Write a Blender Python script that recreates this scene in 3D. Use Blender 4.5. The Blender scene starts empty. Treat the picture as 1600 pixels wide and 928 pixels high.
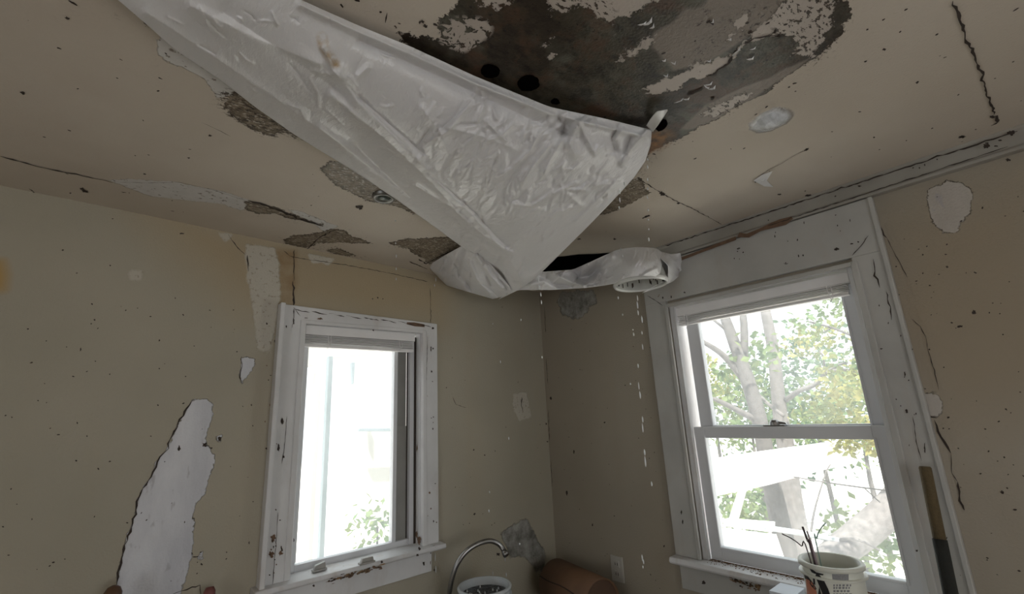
import bpy, math, random
import numpy as np
from mathutils import Vector, Matrix
random.seed(7); rng = np.random.default_rng(7)
SC = bpy.context.scene
COL = SC.collection
# ------------------------------------------------------------------ camera
YAW, PITCH, ROLL, F = 0.71684, 0.24640, -0.04951, 713.85
CAM = Vector((-1.9457, -1.9730, 1.6587))
FW = Vector((math.sin(YAW)*math.cos(PITCH), math.cos(YAW)*math.cos(PITCH), math.sin(PITCH)))
_rt = Vector((math.cos(YAW), -math.sin(YAW), 0)); _up = _rt.cross(FW)
RT = _rt*math.cos(ROLL)+_up*math.sin(ROLL); UP = -_rt*math.sin(ROLL)+_up*math.cos(ROLL)
cd = bpy.data.cameras.new('camera'); cam = bpy.data.objects.new('camera', cd); COL.objects.link(cam)
cd.sensor_width = 36; cd.lens = F/1600*36; cd.clip_start = 0.02; cd.clip_end = 200
m = Matrix((RT, UP, -FW)).transposed().to_4x4(); m.translation = CAM; cam.matrix_world = m
SC.camera = cam
# ------------------------------------------------------------------ world, sun, fill lights, exposure
SC.view_settings.view_transform = 'Standard'; SC.view_settings.look = 'None'
SC.view_settings.exposure = 0.2; SC.view_settings.gamma = 1; SC.view_settings.use_curve_mapping = False
try:
    SC.cycles.use_denoising = True
    SC.cycles.max_bounces = 10; SC.cycles.diffuse_bounces = 6; SC.cycles.transparent_max_bounces = 16
    SC.cycles.sample_clamp_indirect = 6; SC.cycles.caustics_refractive = False; SC.cycles.caustics_reflective = False
except Exception: pass
W = bpy.data.worlds.new('world'); SC.world = W; W.use_nodes = True
bg = W.node_tree.nodes['Background']; bg.inputs[0].default_value = (0.93, 0.97, 1.0, 1); bg.inputs[1].default_value = 1.75
sd = bpy.data.lights.new('sun', 'SUN'); sd.energy = 11.0; sd.angle = 0.02; sd.color = (1, .95, .86)
so = bpy.data.objects.new('sun', sd); COL.objects.link(so)
so.rotation_euler = Vector((0.45, 0.35, -1.0)).to_track_quat('-Z', 'Y').to_euler()
def area(name, loc, rot, sx, sy, e, col):
    d = bpy.data.lights.new(name, 'AREA'); d.shape = 'RECTANGLE'; d.size = sx; d.size_y = sy; d.energy = e; d.color = col
    o = bpy.data.objects.new(name, d); COL.objects.link(o); o.location = loc; o.rotation_euler = rot; return o
# added fill lamps at the two unseen openings behind the camera
area('fill_back', (-1.5, -3.93, 1.35), (math.radians(90), 0, 0), 1.5, 1.3, 5.5, (1, .97, .93))
area('fill_side', (-3.93, -2.1, 1.35), (math.radians(90), 0, math.radians(-90)), 1.3, 1.3, 2.0, (1, .97, .92))
# ------------------------------------------------------------------ helpers
def ray(px, py):
    return FW + RT*((px-800)/F) - UP*((py-464)/F)
def onX(px, py, x=0.0):
    d = ray(px, py); return CAM + d*((x-CAM.x)/d.x)
def onY(px, py, y=0.0):
    d = ray(px, py); return CAM + d*((y-CAM.y)/d.y)
def onZ(px, py, z=2.4):
    d = ray(px, py); return CAM + d*((z-CAM.z)/d.z)
def ceil_z(x, y):
    dz = np.interp(x, [-2.4, -2.0, -1.585, -.805, 0], [.012, .004, -.009, -.030, -.022])
    rip = np.sin(np.asarray(x)*3.1+1)*np.sin(np.asarray(y)*2.7)*.004*np.clip(-np.asarray(y)*2, 0, 1)*np.clip(-np.asarray(x)*2, 0, 1)
    return 2.4 + dz*np.exp(-np.abs(y)/.35) + rip
def ceil_pt(px, py):
    z = 2.4
    for _ in range(6):
        p = onZ(px, py, z); z = float(ceil_z(p.x, p.y))
    return p
def wl_pt(px, py): return onY(px, py, 0)
def wr_pt(px, py): return onX(px, py, 0)

def tag(o, label=None, cat=None, group=None, kind=None):
    if label: o['label'] = label
    if cat: o['category'] = cat
    if group: o['group'] = group
    if kind: o['kind'] = kind
    return o
def empty(name, loc, *a, **k):
    o = bpy.data.objects.new(name, None); COL.objects.link(o); o.location = loc; o.empty_display_size = .05
    return tag(o, *a, **k)
class MB:
    def __init__(s): s.v = []; s.f = []; s.m = []
    def add(s, vs, fs, mi=0):
        o = len(s.v); s.v += [tuple(v) for v in vs]; s.f += [tuple(i+o for i in f) for f in fs]; s.m += [mi]*len(fs); return s
    def box(s, a, b, mi=0):
        x0, y0, z0 = [min(p, q) for p, q in zip(a, b)]; x1, y1, z1 = [max(p, q) for p, q in zip(a, b)]
        vs = [(x0,y0,z0),(x1,y0,z0),(x1,y1,z0),(x0,y1,z0),(x0,y0,z1),(x1,y0,z1),(x1,y1,z1),(x0,y1,z1)]
        return s.add(vs, [(0,3,2,1),(4,5,6,7),(0,1,5,4),(1,2,6,5),(2,3,7,6),(3,0,4,7)], mi)
    def tube(s, path, rad, n=12, mi=0, cap=True):
        path = [Vector(p) for p in path]; k = len(path)
        if not hasattr(rad, '__len__'): rad = [rad]*k
        t0 = (path[1]-path[0]).normalized(); ref = Vector((0,0,1)) if abs(t0.z) < .9 else Vector((1,0,0))
        u = t0.cross(ref).normalized(); vs = []
        for i, p in enumerate(path):
            t = (path[min(i+1,k-1)]-path[max(i-1,0)]).normalized()
            u = (u - t*u.dot(t)).normalized(); w = t.cross(u)
            for j in range(n):
                a = 2*math.pi*j/n; vs.append(p + (u*math.cos(a)+w*math.sin(a))*rad[i])
        fs = [(i*n+j, i*n+(j+1)%n, (i+1)*n+(j+1)%n, (i+1)*n+j) for i in range(k-1) for j in range(n)]
        if cap: fs += [tuple(range(n-1,-1,-1)), tuple((k-1)*n+j for j in range(n))]
        return s.add(vs, fs, mi)
    def lathe(s, prof, c=(0,0,0), n=40, mi=0, axis=None):
        # prof: list of (r, h); axis optional matrix
        vs = []; k = len(prof); c = Vector(c)
        for r, h in prof:
            for j in range(n):
                a = 2*math.pi*j/n; p = Vector((r*math.cos(a), r*math.sin(a), h))
                if axis is not None: p = axis @ p
                vs.append(c+p)
        fs = [(i*n+j, i*n+(j+1)%n, (i+1)*n+(j+1)%n, (i+1)*n+j) for i in range(k-1) for j in range(n)]
        return s.add(vs, fs, mi)
    def prism(s, pts, off, mi=0):
        n = len(pts); off = Vector(off); pts = [Vector(p) for p in pts]
        vs = pts + [p+off for p in pts]
        return s.add(vs, [tuple(range(n)), tuple(range(2*n-1, n-1, -1))] + [(i, i+n, (i+1)%n+n, (i+1)%n) for i in range(n)], mi)
    def build(s, name, mats, parent=None, smooth=False, bevel=0, rel=None):
        me = bpy.data.meshes.new(name)
        off = Vector((0,0,0))
        if rel is not None: off = Vector(rel)
        me.from_pydata([tuple(Vector(v)-off) for v in s.v], [], s.f)
        if not isinstance(mats, (list, tuple)): mats = [mats]
        for x in mats: me.materials.append(x)
        me.polygons.foreach_set('material_index', s.m)
        if smooth: me.polygons.foreach_set('use_smooth', [True]*len(s.f))
        me.update()
        import bmesh
        if not getattr(s, 'noflip', False):
            b = bmesh.new(); b.from_mesh(me); bmesh.ops.recalc_face_normals(b, faces=b.faces); b.to_mesh(me); b.free()
        o = bpy.data.objects.new(name, me); COL.objects.link(o)
        if parent is not None:
            o.parent = parent
            o.location = -Vector(parent.location) + off if rel is None else off - Vector(parent.location)
            if parent.parent is not None: o.location = off - PW(parent)
        else: o.location = off
        if bevel:
            bm_ = o.modifiers.new('bevel', 'BEVEL'); bm_.width = bevel; bm_.segments = 2; bm_.limit_method = 'ANGLE'
        return o
def PW(o):
    p = Vector(o.location)
    while o.parent is not None: o = o.parent; p = p + Vector(o.location)
    return p
# ------------------------------------------------------------------ node helpers
class NT:
    def __init__(s, name):
        s.mat = bpy.data.materials.new(name); s.mat.use_nodes = True; s.t = s.mat.node_tree
        s.b = s.t.nodes['Principled BSDF']; s.out = s.t.nodes['Material Output']
        s.tc = s.t.nodes.new('ShaderNodeTexCoord').outputs['Object']
    def L(s, a, b): s.t.links.new(a, b)
    def val(s, sock, v):
        if isinstance(v, bpy.types.NodeSocket): s.L(v, sock)
        else: sock.default_value = v
    def math(s, op, a, b=0.0, c=0.0, clamp=False):
        n = s.t.nodes.new('ShaderNodeMath'); n.operation = op; n.use_clamp = clamp
        s.val(n.inputs[0], a); s.val(n.inputs[1], b); s.val(n.inputs[2], c); return n.outputs[0]
    def noise(s, scale, det=4, rough=.55, vec=None, dist=0):
        n = s.t.nodes.new('ShaderNodeTexNoise'); n.inputs['Scale'].default_value = scale; n.inputs['Detail'].default_value = det
        n.inputs['Roughness'].default_value = rough; n.inputs['Distortion'].default_value = dist
        s.L(vec if vec is not None else s.tc, n.inputs['Vector']); return n.outputs['Fac']
    def mapping(s, scale=(1,1,1), rot=(0,0,0), vec=None):
        n = s.t.nodes.new('ShaderNodeMapping'); n.inputs['Scale'].default_value = scale; n.inputs['Rotation'].default_value = rot
        s.L(vec if vec is not None else s.tc, n.inputs['Vector']); return n.outputs['Vector']
    def vor(s, scale, vec=None):
        n = s.t.nodes.new('ShaderNodeTexVoronoi'); n.inputs['Scale'].default_value = scale
        s.L(vec if vec is not None else s.tc, n.inputs['Vector']); return n.outputs['Distance']
    def ramp(s, v, a, b, lo=0.0, hi=1.0):
        n = s.t.nodes.new('ShaderNodeMapRange'); s.val(n.inputs[0], v); s.val(n.inputs[1], a); s.val(n.inputs[2], b); s.val(n.inputs[3], lo); s.val(n.inputs[4], hi); return n.outputs[0]
    def mix(s, f, a, b):
        n = s.t.nodes.new('ShaderNodeMix'); n.data_type = 'RGBA'; s.val(n.inputs[0], f)
        for k, v in ((6, a), (7, b)):
            if isinstance(v, bpy.types.NodeSocket): s.L(v, n.inputs[k])
            else: n.inputs[k].default_value = (*v, 1) if len(v) == 3 else v
        return n.outputs[2]
    def attr(s, name):
        n = s.t.nodes.new('ShaderNodeAttribute'); n.attribute_name = name; return n.outputs['Fac']
    def bump(s, h, strength=.3, dist=.01, normal=None):
        n = s.t.nodes.new('ShaderNodeBump'); n.inputs['Strength'].default_value = strength; n.inputs['Distance'].default_value = dist
        s.L(h, n.inputs['Height'])
        if normal is not None: s.L(normal, n.inputs['Normal'])
        return n.outputs[0]
    def fin(s, col, rough=.7, nor=None, spec=None, **kw):
        s.val(s.b.inputs['Base Color'], (*col, 1) if isinstance(col, tuple) and len(col) == 3 else col)
        s.val(s.b.inputs['Roughness'], rough)
        if nor is not None: s.L(nor, s.b.inputs['Normal'])
        if spec is not None: s.b.inputs['Specular IOR Level'].default_value = spec
        for k, v in kw.items(): s.b.inputs[k.replace('_', ' ')].default_value = v
        return s.mat
def simple(name, col, rough=.6, noise_amt=.15, scale=20, bump=.15, **kw):
    n = NT(name); f = n.noise(scale, 5)
    c = n.mix(f, tuple(x*(1-noise_amt) for x in col), tuple(min(1, x*(1+noise_amt)) for x in col))
    return n.fin(c, rough, n.bump(n.noise(scale*5, 3), bump, .003), **kw)

# materials -------------------------------------------------------------
def edge_mask(n, sdf, amp=.03, fine=.010, sc=9, w=.0012):
    """crisp ragged outline: signed distance plus noise, thresholded"""
    v = n.math('ADD', sdf, n.math('MULTIPLY', n.math('SUBTRACT', n.noise(sc, 3), .5), amp))
    v = n.math('ADD', v, n.math('MULTIPLY', n.math('SUBTRACT', n.noise(55, 5, .75), .5), fine*3.2))
    return n.ramp(v, -w, w), v
def rim(n, v, a, b):
    """1 in a narrow band a..b of the field v"""
    return n.math('MULTIPLY', n.ramp(v, a-.001, a), n.ramp(v, b, b+.001, 1, 0))
def mat_ceiling():
    n = NT('ceiling_plaster')
    big = n.noise(1.3, 3); mid = n.noise(5, 4)
    base = n.mix(n.ramp(big, .3, .7), (.52, .465, .39), (.60, .545, .47))
    base = n.mix(n.math('MULTIPLY', n.ramp(mid, .45, .75), .3), base, (.49, .42, .345))
    peel, pv = edge_mask(n, n.attr('peel'), .022, .008, 14)
    col = n.mix(peel, base, n.mix(n.noise(25, 4), (.52, .51, .49), (.68, .67, .65)))
    col = n.mix(n.math('MULTIPLY', n.math('MULTIPLY', peel, n.ramp(n.noise(65, 3, .6), .62, .65)), .8), col, (.16, .13, .10))
    mold, mv = edge_mask(n, n.attr('mold'), .04, .018, 10)
    # mold colours
    mc = n.mix(n.ramp(n.noise(4.5, 6, .7), .38, .62), (.036, .027, .019), (.088, .080, .054))
    mc = n.mix(n.math('MULTIPLY', n.ramp(n.noise(5, 4, .6, n.mapping((1, 1, 1), (0, 0, 2))), .50, .60), .75), mc, (.13, .13, .10))
    mc = n.mix(n.math('MULTIPLY', n.ramp(n.noise(16, 6, .75, n.mapping((1, 2, 1), (0, 0, .7))), .47, .62), .85), mc, (.016, .012, .009))
    mc = n.mix(n.math('MULTIPLY', n.ramp(n.noise(9, 5, .7), .48, .6), .75), mc, (.088, .048, .03))
    mc = n.mix(n.ramp(n.noise(70, 4, .7), .62, .66), mc, (.012, .009, .007))
    lt = n.ramp(n.math('ADD', n.attr('paper'), n.math('MULTIPLY', n.math('SUBTRACT', n.noise(12, 4), .5), .03)), -.004, .006)
    mc = n.mix(lt, mc, n.mix(n.noise(14, 4), (.17, .14, .115), (.255, .215, .18)))
    gr = n.ramp(n.attr('tan'), -.01, .01)
    mc = n.mix(n.math('MULTIPLY', gr, .9), mc, n.mix(n.ramp(n.noise(40, 4, .7), .4, .6), (.13, .10, .068), (.27, .225, .165)))
    col = n.mix(mold, col, mc)
    col = n.mix(n.math('MULTIPLY', rim(n, mv, -.0016, .0006), n.ramp(n.noise(22, 3), .42, .5)), col, (.05, .032, .022))  # shadow line of the broken paint edge, painted into the colour
    halo = n.math('MULTIPLY', n.ramp(mv, -.05, -.005), n.ramp(n.noise(95, 4, .75), .585, .61))
    halo = n.math('MULTIPLY', halo, n.ramp(n.noise(6, 2), .5, .58))
    col = n.mix(halo, col, (.05, .036, .026))
    fk = n.math('MULTIPLY', n.math('MULTIPLY', gr, mold), n.ramp(n.noise(75, 4, .7, n.mapping((1, 2, 1), (0, 0, .8))), .57, .595))
    col = n.mix(fk, col, (.50, .46, .40))
    isl, iv = edge_mask(n, n.attr('island'), .034, .022, 15)
    fl = n.math('ADD', n.math('MINIMUM', n.attr('flaky'), .012), n.math('MULTIPLY', n.math('SUBTRACT', n.noise(48, 3, .6, n.mapping((1, 1, 1), (0, 0, .6)), 1.2), .5), .14))
    flake = n.math('MULTIPLY', n.ramp(fl, -.001, .002), n.ramp(n.attr('flaky'), -.006, .004))
    ink = n.math('MAXIMUM', isl, flake)
    inmask = n.math('MAXIMUM', ink, 0)
    col = n.mix(inmask, col, n.mix(n.noise(8, 3), (.42, .37, .325), (.53, .475, .425)))
    # dark chips inside flaky paint
    chip = n.math('MULTIPLY', n.ramp(n.noise(60, 3, .65, n.mapping((1, 2.2, 1), (0, 0, .75))), .56, .585), n.ramp(n.attr('chips'), -.02, .0))
    col = n.mix(chip, col, (.055, .042, .03))
    rust = n.ramp(n.attr('rust'), -.03, .02)
    col = n.mix(n.math('MULTIPLY', rust, n.ramp(n.noise(30, 4), .3, .6)), col, (.33, .15, .045))
    bl, bv = edge_mask(n, n.math('ADD', n.attr('blister'), .008), .016, .005, 20, .003)
    col = n.mix(bl, col, n.mix(n.ramp(bv, .002, .016), (.30, .27, .24), n.mix(n.ramp(n.noise(18, 4, .6, n.mapping((1, 3, 1), (0, 0, .7))), .4, .6), (.50, .52, .54), (.66, .68, .71))))
    sp = n.ramp(n.vor(60), .05, .03)
    spk = n.math('MULTIPLY', sp, n.ramp(n.noise(11, 2), .60, .63))
    col = n.mix(spk, col, (.035, .025, .02))
    hgt = n.math('ADD', n.math('MULTIPLY', n.math('MAXIMUM', n.math('SUBTRACT', mold, ink), peel), -1.0), n.math('MULTIPLY', n.noise(160, 3), .35))
    b1 = n.bump(hgt, .8, .004)
    wet = n.math('MAXIMUM', n.math('MULTIPLY', mold, .35), n.math('MULTIPLY', bl, .75))
    rough = n.math('SUBTRACT', .72, wet)
    return n.fin(col, rough, b1, spec=.3)
def mat_wall(name, c0, c1, ochre, pk=1.0, gr=.03):
    n = NT(name)
    base = n.mix(n.ramp(n.noise(1.1, 3), .3, .7), c0, c1)
    streak = n.noise(5, 3, .5, n.mapping((1, 1, .12)))
    base = n.mix(n.math('MULTIPLY', n.ramp(streak, .5, .75), .18), base, ochre)
    base = n.mix(n.math('MULTIPLY', n.ramp(n.attr('ochre'), -.14, .08), .7), base, ochre)
    base = n.mix(n.math('MULTIPLY', n.ramp(n.attr('stain'), -.02, .01), n.ramp(n.noise(12, 5, .65), .35, .6, .3, .9)), base, (.28, .19, .10))
    base = n.mix(n.ramp(n.attr('yellow'), -.02, .02), base, (.42, .25, .05))
    sp_, _ = edge_mask(n, n.math('ADD', n.attr('spackle'), .006), .02, .006, 18, .004)
    spc = n.mix(n.ramp(n.noise(60, 3), .58, .64), (.50, .475, .41), (.36, .32, .26))
    col = n.mix(n.math('MULTIPLY', sp_, .9), base, spc)
    grey, _ = edge_mask(n, n.attr('grey'), gr, .014, 14, .004)
    col = n.mix(grey, col, n.mix(n.ramp(n.noise(16, 5, .7), .35, .65), (.13, .125, .11), (.37, .365, .34)))
    peel, pv = edge_mask(n, n.attr('peel'), .016, .0085, 18)
    pc = n.mix(n.ramp(n.noise(7, 5, .65, n.mapping((1, 1, .3))), .35, .7), tuple(v*pk for v in ((.50, .51, .55) if pk == 1 else (.56, .51, .45))), tuple(v*pk for v in ((.68, .69, .72) if pk == 1 else (.72, .67, .61))))
    pc = n.mix(n.math('MULTIPLY', n.ramp(n.noise(30, 3, .6, n.mapping((1, 1, .35))), .62, .68), .5), pc, (.33, .32, .34))
    col = n.mix(peel, col, pc)
    col = n.mix(n.math('MULTIPLY', rim(n, pv, -.0010, .0003), n.ramp(n.noise(14, 3), .50, .62, 0, .8)), col, (.06, .045, .03))  # thin dark edge painted as the shadow under the peeling paint
    spk = n.math('MULTIPLY', n.ramp(n.vor(70), .05, .03), n.ramp(n.noise(7, 2), .62, .66))
    col = n.mix(spk, col, (.05, .035, .025))
    hgt = n.math('ADD', n.math('MULTIPLY', n.math('MAXIMUM', peel, grey), -1.0), n.math('MULTIPLY', n.noise(140, 3), .4))
    hgt = n.math('ADD', hgt, n.math('MULTIPLY', n.math('MULTIPLY', sp_, n.noise(55, 4)), 1.0))
    return n.fin(col, .62, n.bump(hgt, .9, .004), spec=.35)
def mat_trim(name='chipped_white_paint', chip=.69, base0=(.56, .56, .56), base1=(.70, .70, .705), rust=.35):
    n = NT(name)
    c = n.mix(n.ramp(n.noise(3.5, 4), .3, .7), base0, base1)
    dirt = n.ramp(n.noise(7, 5, .65, n.mapping((1, 1, .4))), .52, .75)
    c = n.mix(n.math('MULTIPLY', dirt, rust), c, (.36, .27, .19))
    ch = n.ramp(n.noise(16, 6, .72), chip, chip+.012)
    c = n.mix(ch, c, n.mix(n.noise(50, 3), (.10, .055, .035), (.28, .17, .10)))
    hgt = n.math('ADD', n.math('MULTIPLY', ch, -1), n.math('MULTIPLY', n.noise(70, 4, .6, n.mapping((1, 1, .25))), .5))
    return n.fin(c, .45, n.bump(hgt, .45, .003), spec=.4)
M = {}
M['ceiling'] = mat_ceiling()
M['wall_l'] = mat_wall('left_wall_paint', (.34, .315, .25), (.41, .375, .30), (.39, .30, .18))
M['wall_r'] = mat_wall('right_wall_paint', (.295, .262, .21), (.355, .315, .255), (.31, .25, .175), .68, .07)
M['trim'] = mat_trim()
M['trim2'] = mat_trim('backlit_trim_paint', .70, (.36, .355, .335), (.46, .455, .43), .35)  # white trim darkened in colour because the right casing is backlit
M['sill'] = mat_trim('worn_sill_paint', .66, (.52, .52, .52), (.68, .68, .69), .6)
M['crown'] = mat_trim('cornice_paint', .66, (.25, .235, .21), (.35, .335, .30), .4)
M['vinyl'] = simple('white_vinyl', (.62, .63, .65), .4, .06, 8, .03)
M['blind'] = simple('blind_white', (.76, .75, .75), .4, .08, 12, .05)
M['void'] = simple('black_void', (.003, .0025, .0025), 1.0, .2, 30, .1); M['void'].node_tree.nodes['Principled BSDF'].inputs['Specular IOR Level'].default_value = 0
M['speck'] = simple('dark_speck', (.035, .024, .018), .8, .3, 40, .2)
M['chip'] = simple('brown_chip', (.15, .09, .055), .8, .4, 60, .3)
M['floor'] = simple('floor_boards', (.16, .11, .07), .6, .3, 6, .2)
M['rest'] = simple('plain_wall_paint', (.45, .40, .32), .7, .08, 2, .1)
M['counter'] = simple('worktop_laminate', (.36, .33, .29), .45, .15, 25, .05)
M['cabinet'] = simple('cabinet_paint', (.45, .43, .39), .55, .1, 6, .05)
M['steel'] = simple('brushed_steel', (.30, .295, .29), .28, .1, 40, .05, Metallic=1.0)
M['dark_metal'] = simple('dull_metal', (.22, .22, .21), .4, .2, 40, .1, Metallic=.9)
M['cardboard'] = simple('cardboard', (.135, .07, .037), .6, .4, 9, .2)
M['outlet'] = simple('outlet_plastic', (.42, .40, .36), .4, .06, 10, .02)
M['pole_top'] = simple('golden_fibre_wrap', (.105, .075, .034), .85, .35, 120, .6)
M['pole_low'] = simple('dark_fibre_wrap', (.014, .015, .012), .85, .3, 120, .5)
M['wood'] = simple('varnished_wood', (.095, .048, .026), .25, .25, 14, .05)
M['red_wood'] = simple('reddish_wood', (.16, .05, .045), .5, .4, 40, .2)
M['paper'] = simple('white_card', (.62, .66, .72), .5, .05, 12, .03)
M['label_grey'] = simple('grey_print', (.22, .22, .23), .5, .5, 260, .02)
M['ink'] = simple('black_print', (.012, .012, .014), .45, .1, 30, .02)
M['orange'] = simple('orange_print', (.60, .24, .15), .45, .2, 20, .02)
M['stick_dark'] = simple('dark_stick', (.05, .025, .03), .5, .2, 50, .05)
M['stick_green'] = simple('green_stick', (.25, .38, .33), .5, .2, 50, .05)
M['stick_pink'] = simple('mauve_stick', (.42, .32, .36), .5, .2, 50, .05)
M['bark'] = simple('tree_bark', (.115, .105, .10), .9, .85, 26, 1.0)
M['bark_pale'] = simple('pale_bark', (.17, .155, .15), .9, .8, 22, 1.0)
M['sand'] = simple('pale_ground', (.76, .73, .68), .95, .12, 2, .3)
M['white_paint'] = simple('white_siding', (.78, .78, .78), .6, .05, 3, .05)
M['grey_paint'] = simple('pale_grey_paint', (.42, .46, .48), .6, .06, 3, .05)
M['soil'] = simple('debris', (.17, .095, .05), .9, .5, 80, .5)
def glass_mat():
    n = NT('window_glass'); t = n.t
    tr = t.nodes.new('ShaderNodeBsdfTransparent'); tr.inputs[0].default_value = (.95, .97, .97, 1)
    gl = t.nodes.new('ShaderNodeBsdfGlossy'); gl.inputs['Roughness'].default_value = .03
    df = t.nodes.new('ShaderNodeBsdfTranslucent'); df.inputs[0].default_value = (.9, .95, 1, 1)
    mx = t.nodes.new('ShaderNodeMixShader'); mx.inputs[0].default_value = .06
    n.L(tr.outputs[0], mx.inputs[1]); n.L(gl.outputs[0], mx.inputs[2])
    m2 = t.nodes.new('ShaderNodeMixShader'); n.L(n.ramp(n.noise(3, 5), .3, .8, .05, .13), m2.inputs[0])
    n.L(mx.outputs[0], m2.inputs[1]); n.L(df.outputs[0], m2.inputs[2]); n.L(m2.outputs[0], n.out.inputs[0]); return n.mat
M['glass'] = glass_mat()
def sheet_mat():
    n = NT('white_plastic_sheet')
    c = n.mix(n.noise(2.5, 4), (.72, .71, .72), (.82, .82, .82))
    c = n.mix(n.math('MULTIPLY', n.ramp(n.attr('rust'), -.012, .006), n.ramp(n.noise(30, 4), .40, .62)), c, (.42, .28, .12))
    cr = n.noise(7, 5, .6, n.mapping((2.4, 1.0, 2), (0, 0, .55)), .3)
    cr2 = n.noise(22, 4, .6, n.mapping((2.0, 1, 1.5), (0, 0, .4)))
    h = n.math('ADD', n.math('MULTIPLY', n.math('ABSOLUTE', n.math('SUBTRACT', cr, .5)), 2.2), n.math('MULTIPLY', cr2, .8))
    mt = n.fin(c, .30, n.bump(h, .6, .008), spec=.65)
    t = n.t; tl = t.nodes.new('ShaderNodeBsdfTranslucent'); n.L(c, tl.inputs[0])
    mx = t.nodes.new('ShaderNodeMixShader'); mx.inputs[0].default_value = .12
    n.L(n.b.outputs[0], mx.inputs[1]); n.L(tl.outputs[0], mx.inputs[2]); n.L(mx.outputs[0], n.out.inputs[0])
    return mt
M['sheet'] = sheet_mat()
def clear_plastic(name, col, tr):
    n = NT(name); t = n.t; n.fin(col, .2, n.bump(n.noise(25, 4, .6, None, 1), .4, .006), spec=.6)
    a = t.nodes.new('ShaderNodeBsdfTransparent'); a.inputs[0].default_value = (.9, .92, .9, 1)
    mx = t.nodes.new('ShaderNodeMixShader'); mx.inputs[0].default_value = tr
    n.L(n.b.outputs[0], mx.inputs[1]); n.L(a.outputs[0], mx.inputs[2]); n.L(mx.outputs[0], n.out.inputs[0]); return n.mat
M['tub'] = clear_plastic('cloudy_plastic', (.55, .55, .52), .30)
M['tub_rim'] = clear_plastic('cloudy_rim', (.66, .66, .64), .08)
M['pail'] = simple('white_pail_plastic', (.66, .67, .60), .35, .05, 6, .03)
M['pail_l'] = clear_plastic('pale_pail_plastic', (.50, .53, .55), .1)
def water_mat():
    n = NT('water'); n.fin((.93, .96, .97), .08, spec=.8); n.b.inputs['Transmission Weight'].default_value = .35; n.b.inputs['IOR'].default_value = 1.33; return n.mat
M['water'] = water_mat()
n_ = NT('dark_water'); M['dark_water'] = n_.fin(n_.mix(n_.ramp(n_.vor(60), .18, .10), (.012, .013, .016), (.14, .14, .16)), .12, n_.bump(n_.noise(45, 4), .9, .02), spec=.6)
def leaf_mat(name, a, b, sc=3):
    n = NT(name); c = n.mix(n.ramp(n.noise(sc, 4), .35, .65), a, b); mt = n.fin(c, .5, spec=.3); t = n.t
    tl = t.nodes.new('ShaderNodeBsdfTranslucent'); n.L(c, tl.inputs[0])
    mx = t.nodes.new('ShaderNodeMixShader'); mx.inputs[0].default_value = .4
    n.L(n.b.outputs[0], mx.inputs[1]); n.L(tl.outputs[0], mx.inputs[2]); n.L(mx.outputs[0], n.out.inputs[0]); return mt
M['leaf'] = leaf_mat('green_leaves', (.10, .17, .07), (.21, .25, .09))
M['leaf_y'] = leaf_mat('yellow_green_leaves', (.16, .21, .07), (.34, .31, .10))
M['leaf_d'] = leaf_mat('blue_green_leaves', (.075, .13, .085), (.13, .20, .10))

# ------------------------------------------------------------------ surfaces with damage fields
def smooth_poly(pts): return np.array(pts, float)
def sdf_poly(P, poly):
    """signed distance, positive inside"""
    d = np.full(len(P), 1e9); inside = np.zeros(len(P), bool); n = len(poly)
    for i in range(n):
        a = poly[i]; b = poly[(i+1) % n]; ab = b-a; t = np.clip(((P-a)@ab)/max(ab@ab, 1e-12), 0, 1)
        d = np.minimum(d, np.hypot(*(P-(a+t[:, None]*ab)).T))
        c = ((a[1] > P[:, 1]) != (b[1] > P[:, 1]))
        with np.errstate(divide='ignore', invalid='ignore'):
            xi = (b[0]-a[0])*(P[:, 1]-a[1])/(b[1]-a[1]+1e-15)+a[0]
        inside ^= c & (P[:, 0] < xi)
    return np.where(inside, d, -d)
def field(P, polys):
    v = np.full(len(P), -.5)
    for q in polys: v = np.maximum(v, sdf_poly(P, q))
    return v
def axis_ticks(lo, hi, step, brk=()):
    bs = sorted(set([lo, hi] + [b for b in brk if lo < b < hi])); out = [lo]
    for a, b in zip(bs[:-1], bs[1:]):
        k = max(1, int(round((b-a)/step))); out += [a+(b-a)*(i+1)/k for i in range(k)]
    return np.array(out)
def damaged_surface(name, U, V, to3d, to2d, masks, hole, mats, extra):
    """grid (u,v) -> 3D; masks: attribute -> list of pixel polygons; extra: MB of cracks and specks"""
    uu, vv = np.meshgrid(U, V, indexing='ij'); P = np.stack([uu.ravel(), vv.ravel()], 1); nu, nv = len(U), len(V)
    co = to3d(P)
    idx = lambda i, j: i*nv+j
    fs = []
    for i in range(nu-1):
        for j in range(nv-1):
            if hole and any(h[0]-1e-6 <= U[i] and U[i+1] <= h[1]+1e-6 and h[2]-1e-6 <= V[j] and V[j+1] <= h[3]+1e-6 for h in hole): continue
            fs.append((idx(i, j), idx(i+1, j), idx(i+1, j+1), idx(i, j+1)))
    n0 = len(co); vs = co.tolist() + [tuple(v) for v in extra.v]
    fs2 = fs + [tuple(k+n0 for k in f) for f in extra.f]
    me = bpy.data.meshes.new(name); me.from_pydata(vs, [], fs2)
    for x in mats: me.materials.append(x)
    me.polygons.foreach_set('material_index', [0]*len(fs)+extra.m)
    for k, polys in masks.items():
        a = me.attributes.new(k, 'FLOAT', 'POINT'); full = np.full(len(vs), -.5, np.float32)
        if polys: full[:n0] = field(P, [np.array([to2d(*q) for q in pl]) for pl in polys])
        a.data.foreach_set('value', full)
    me.update(); o = bpy.data.objects.new(name, me); COL.objects.link(o); o['kind'] = 'structure'; return o
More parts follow.
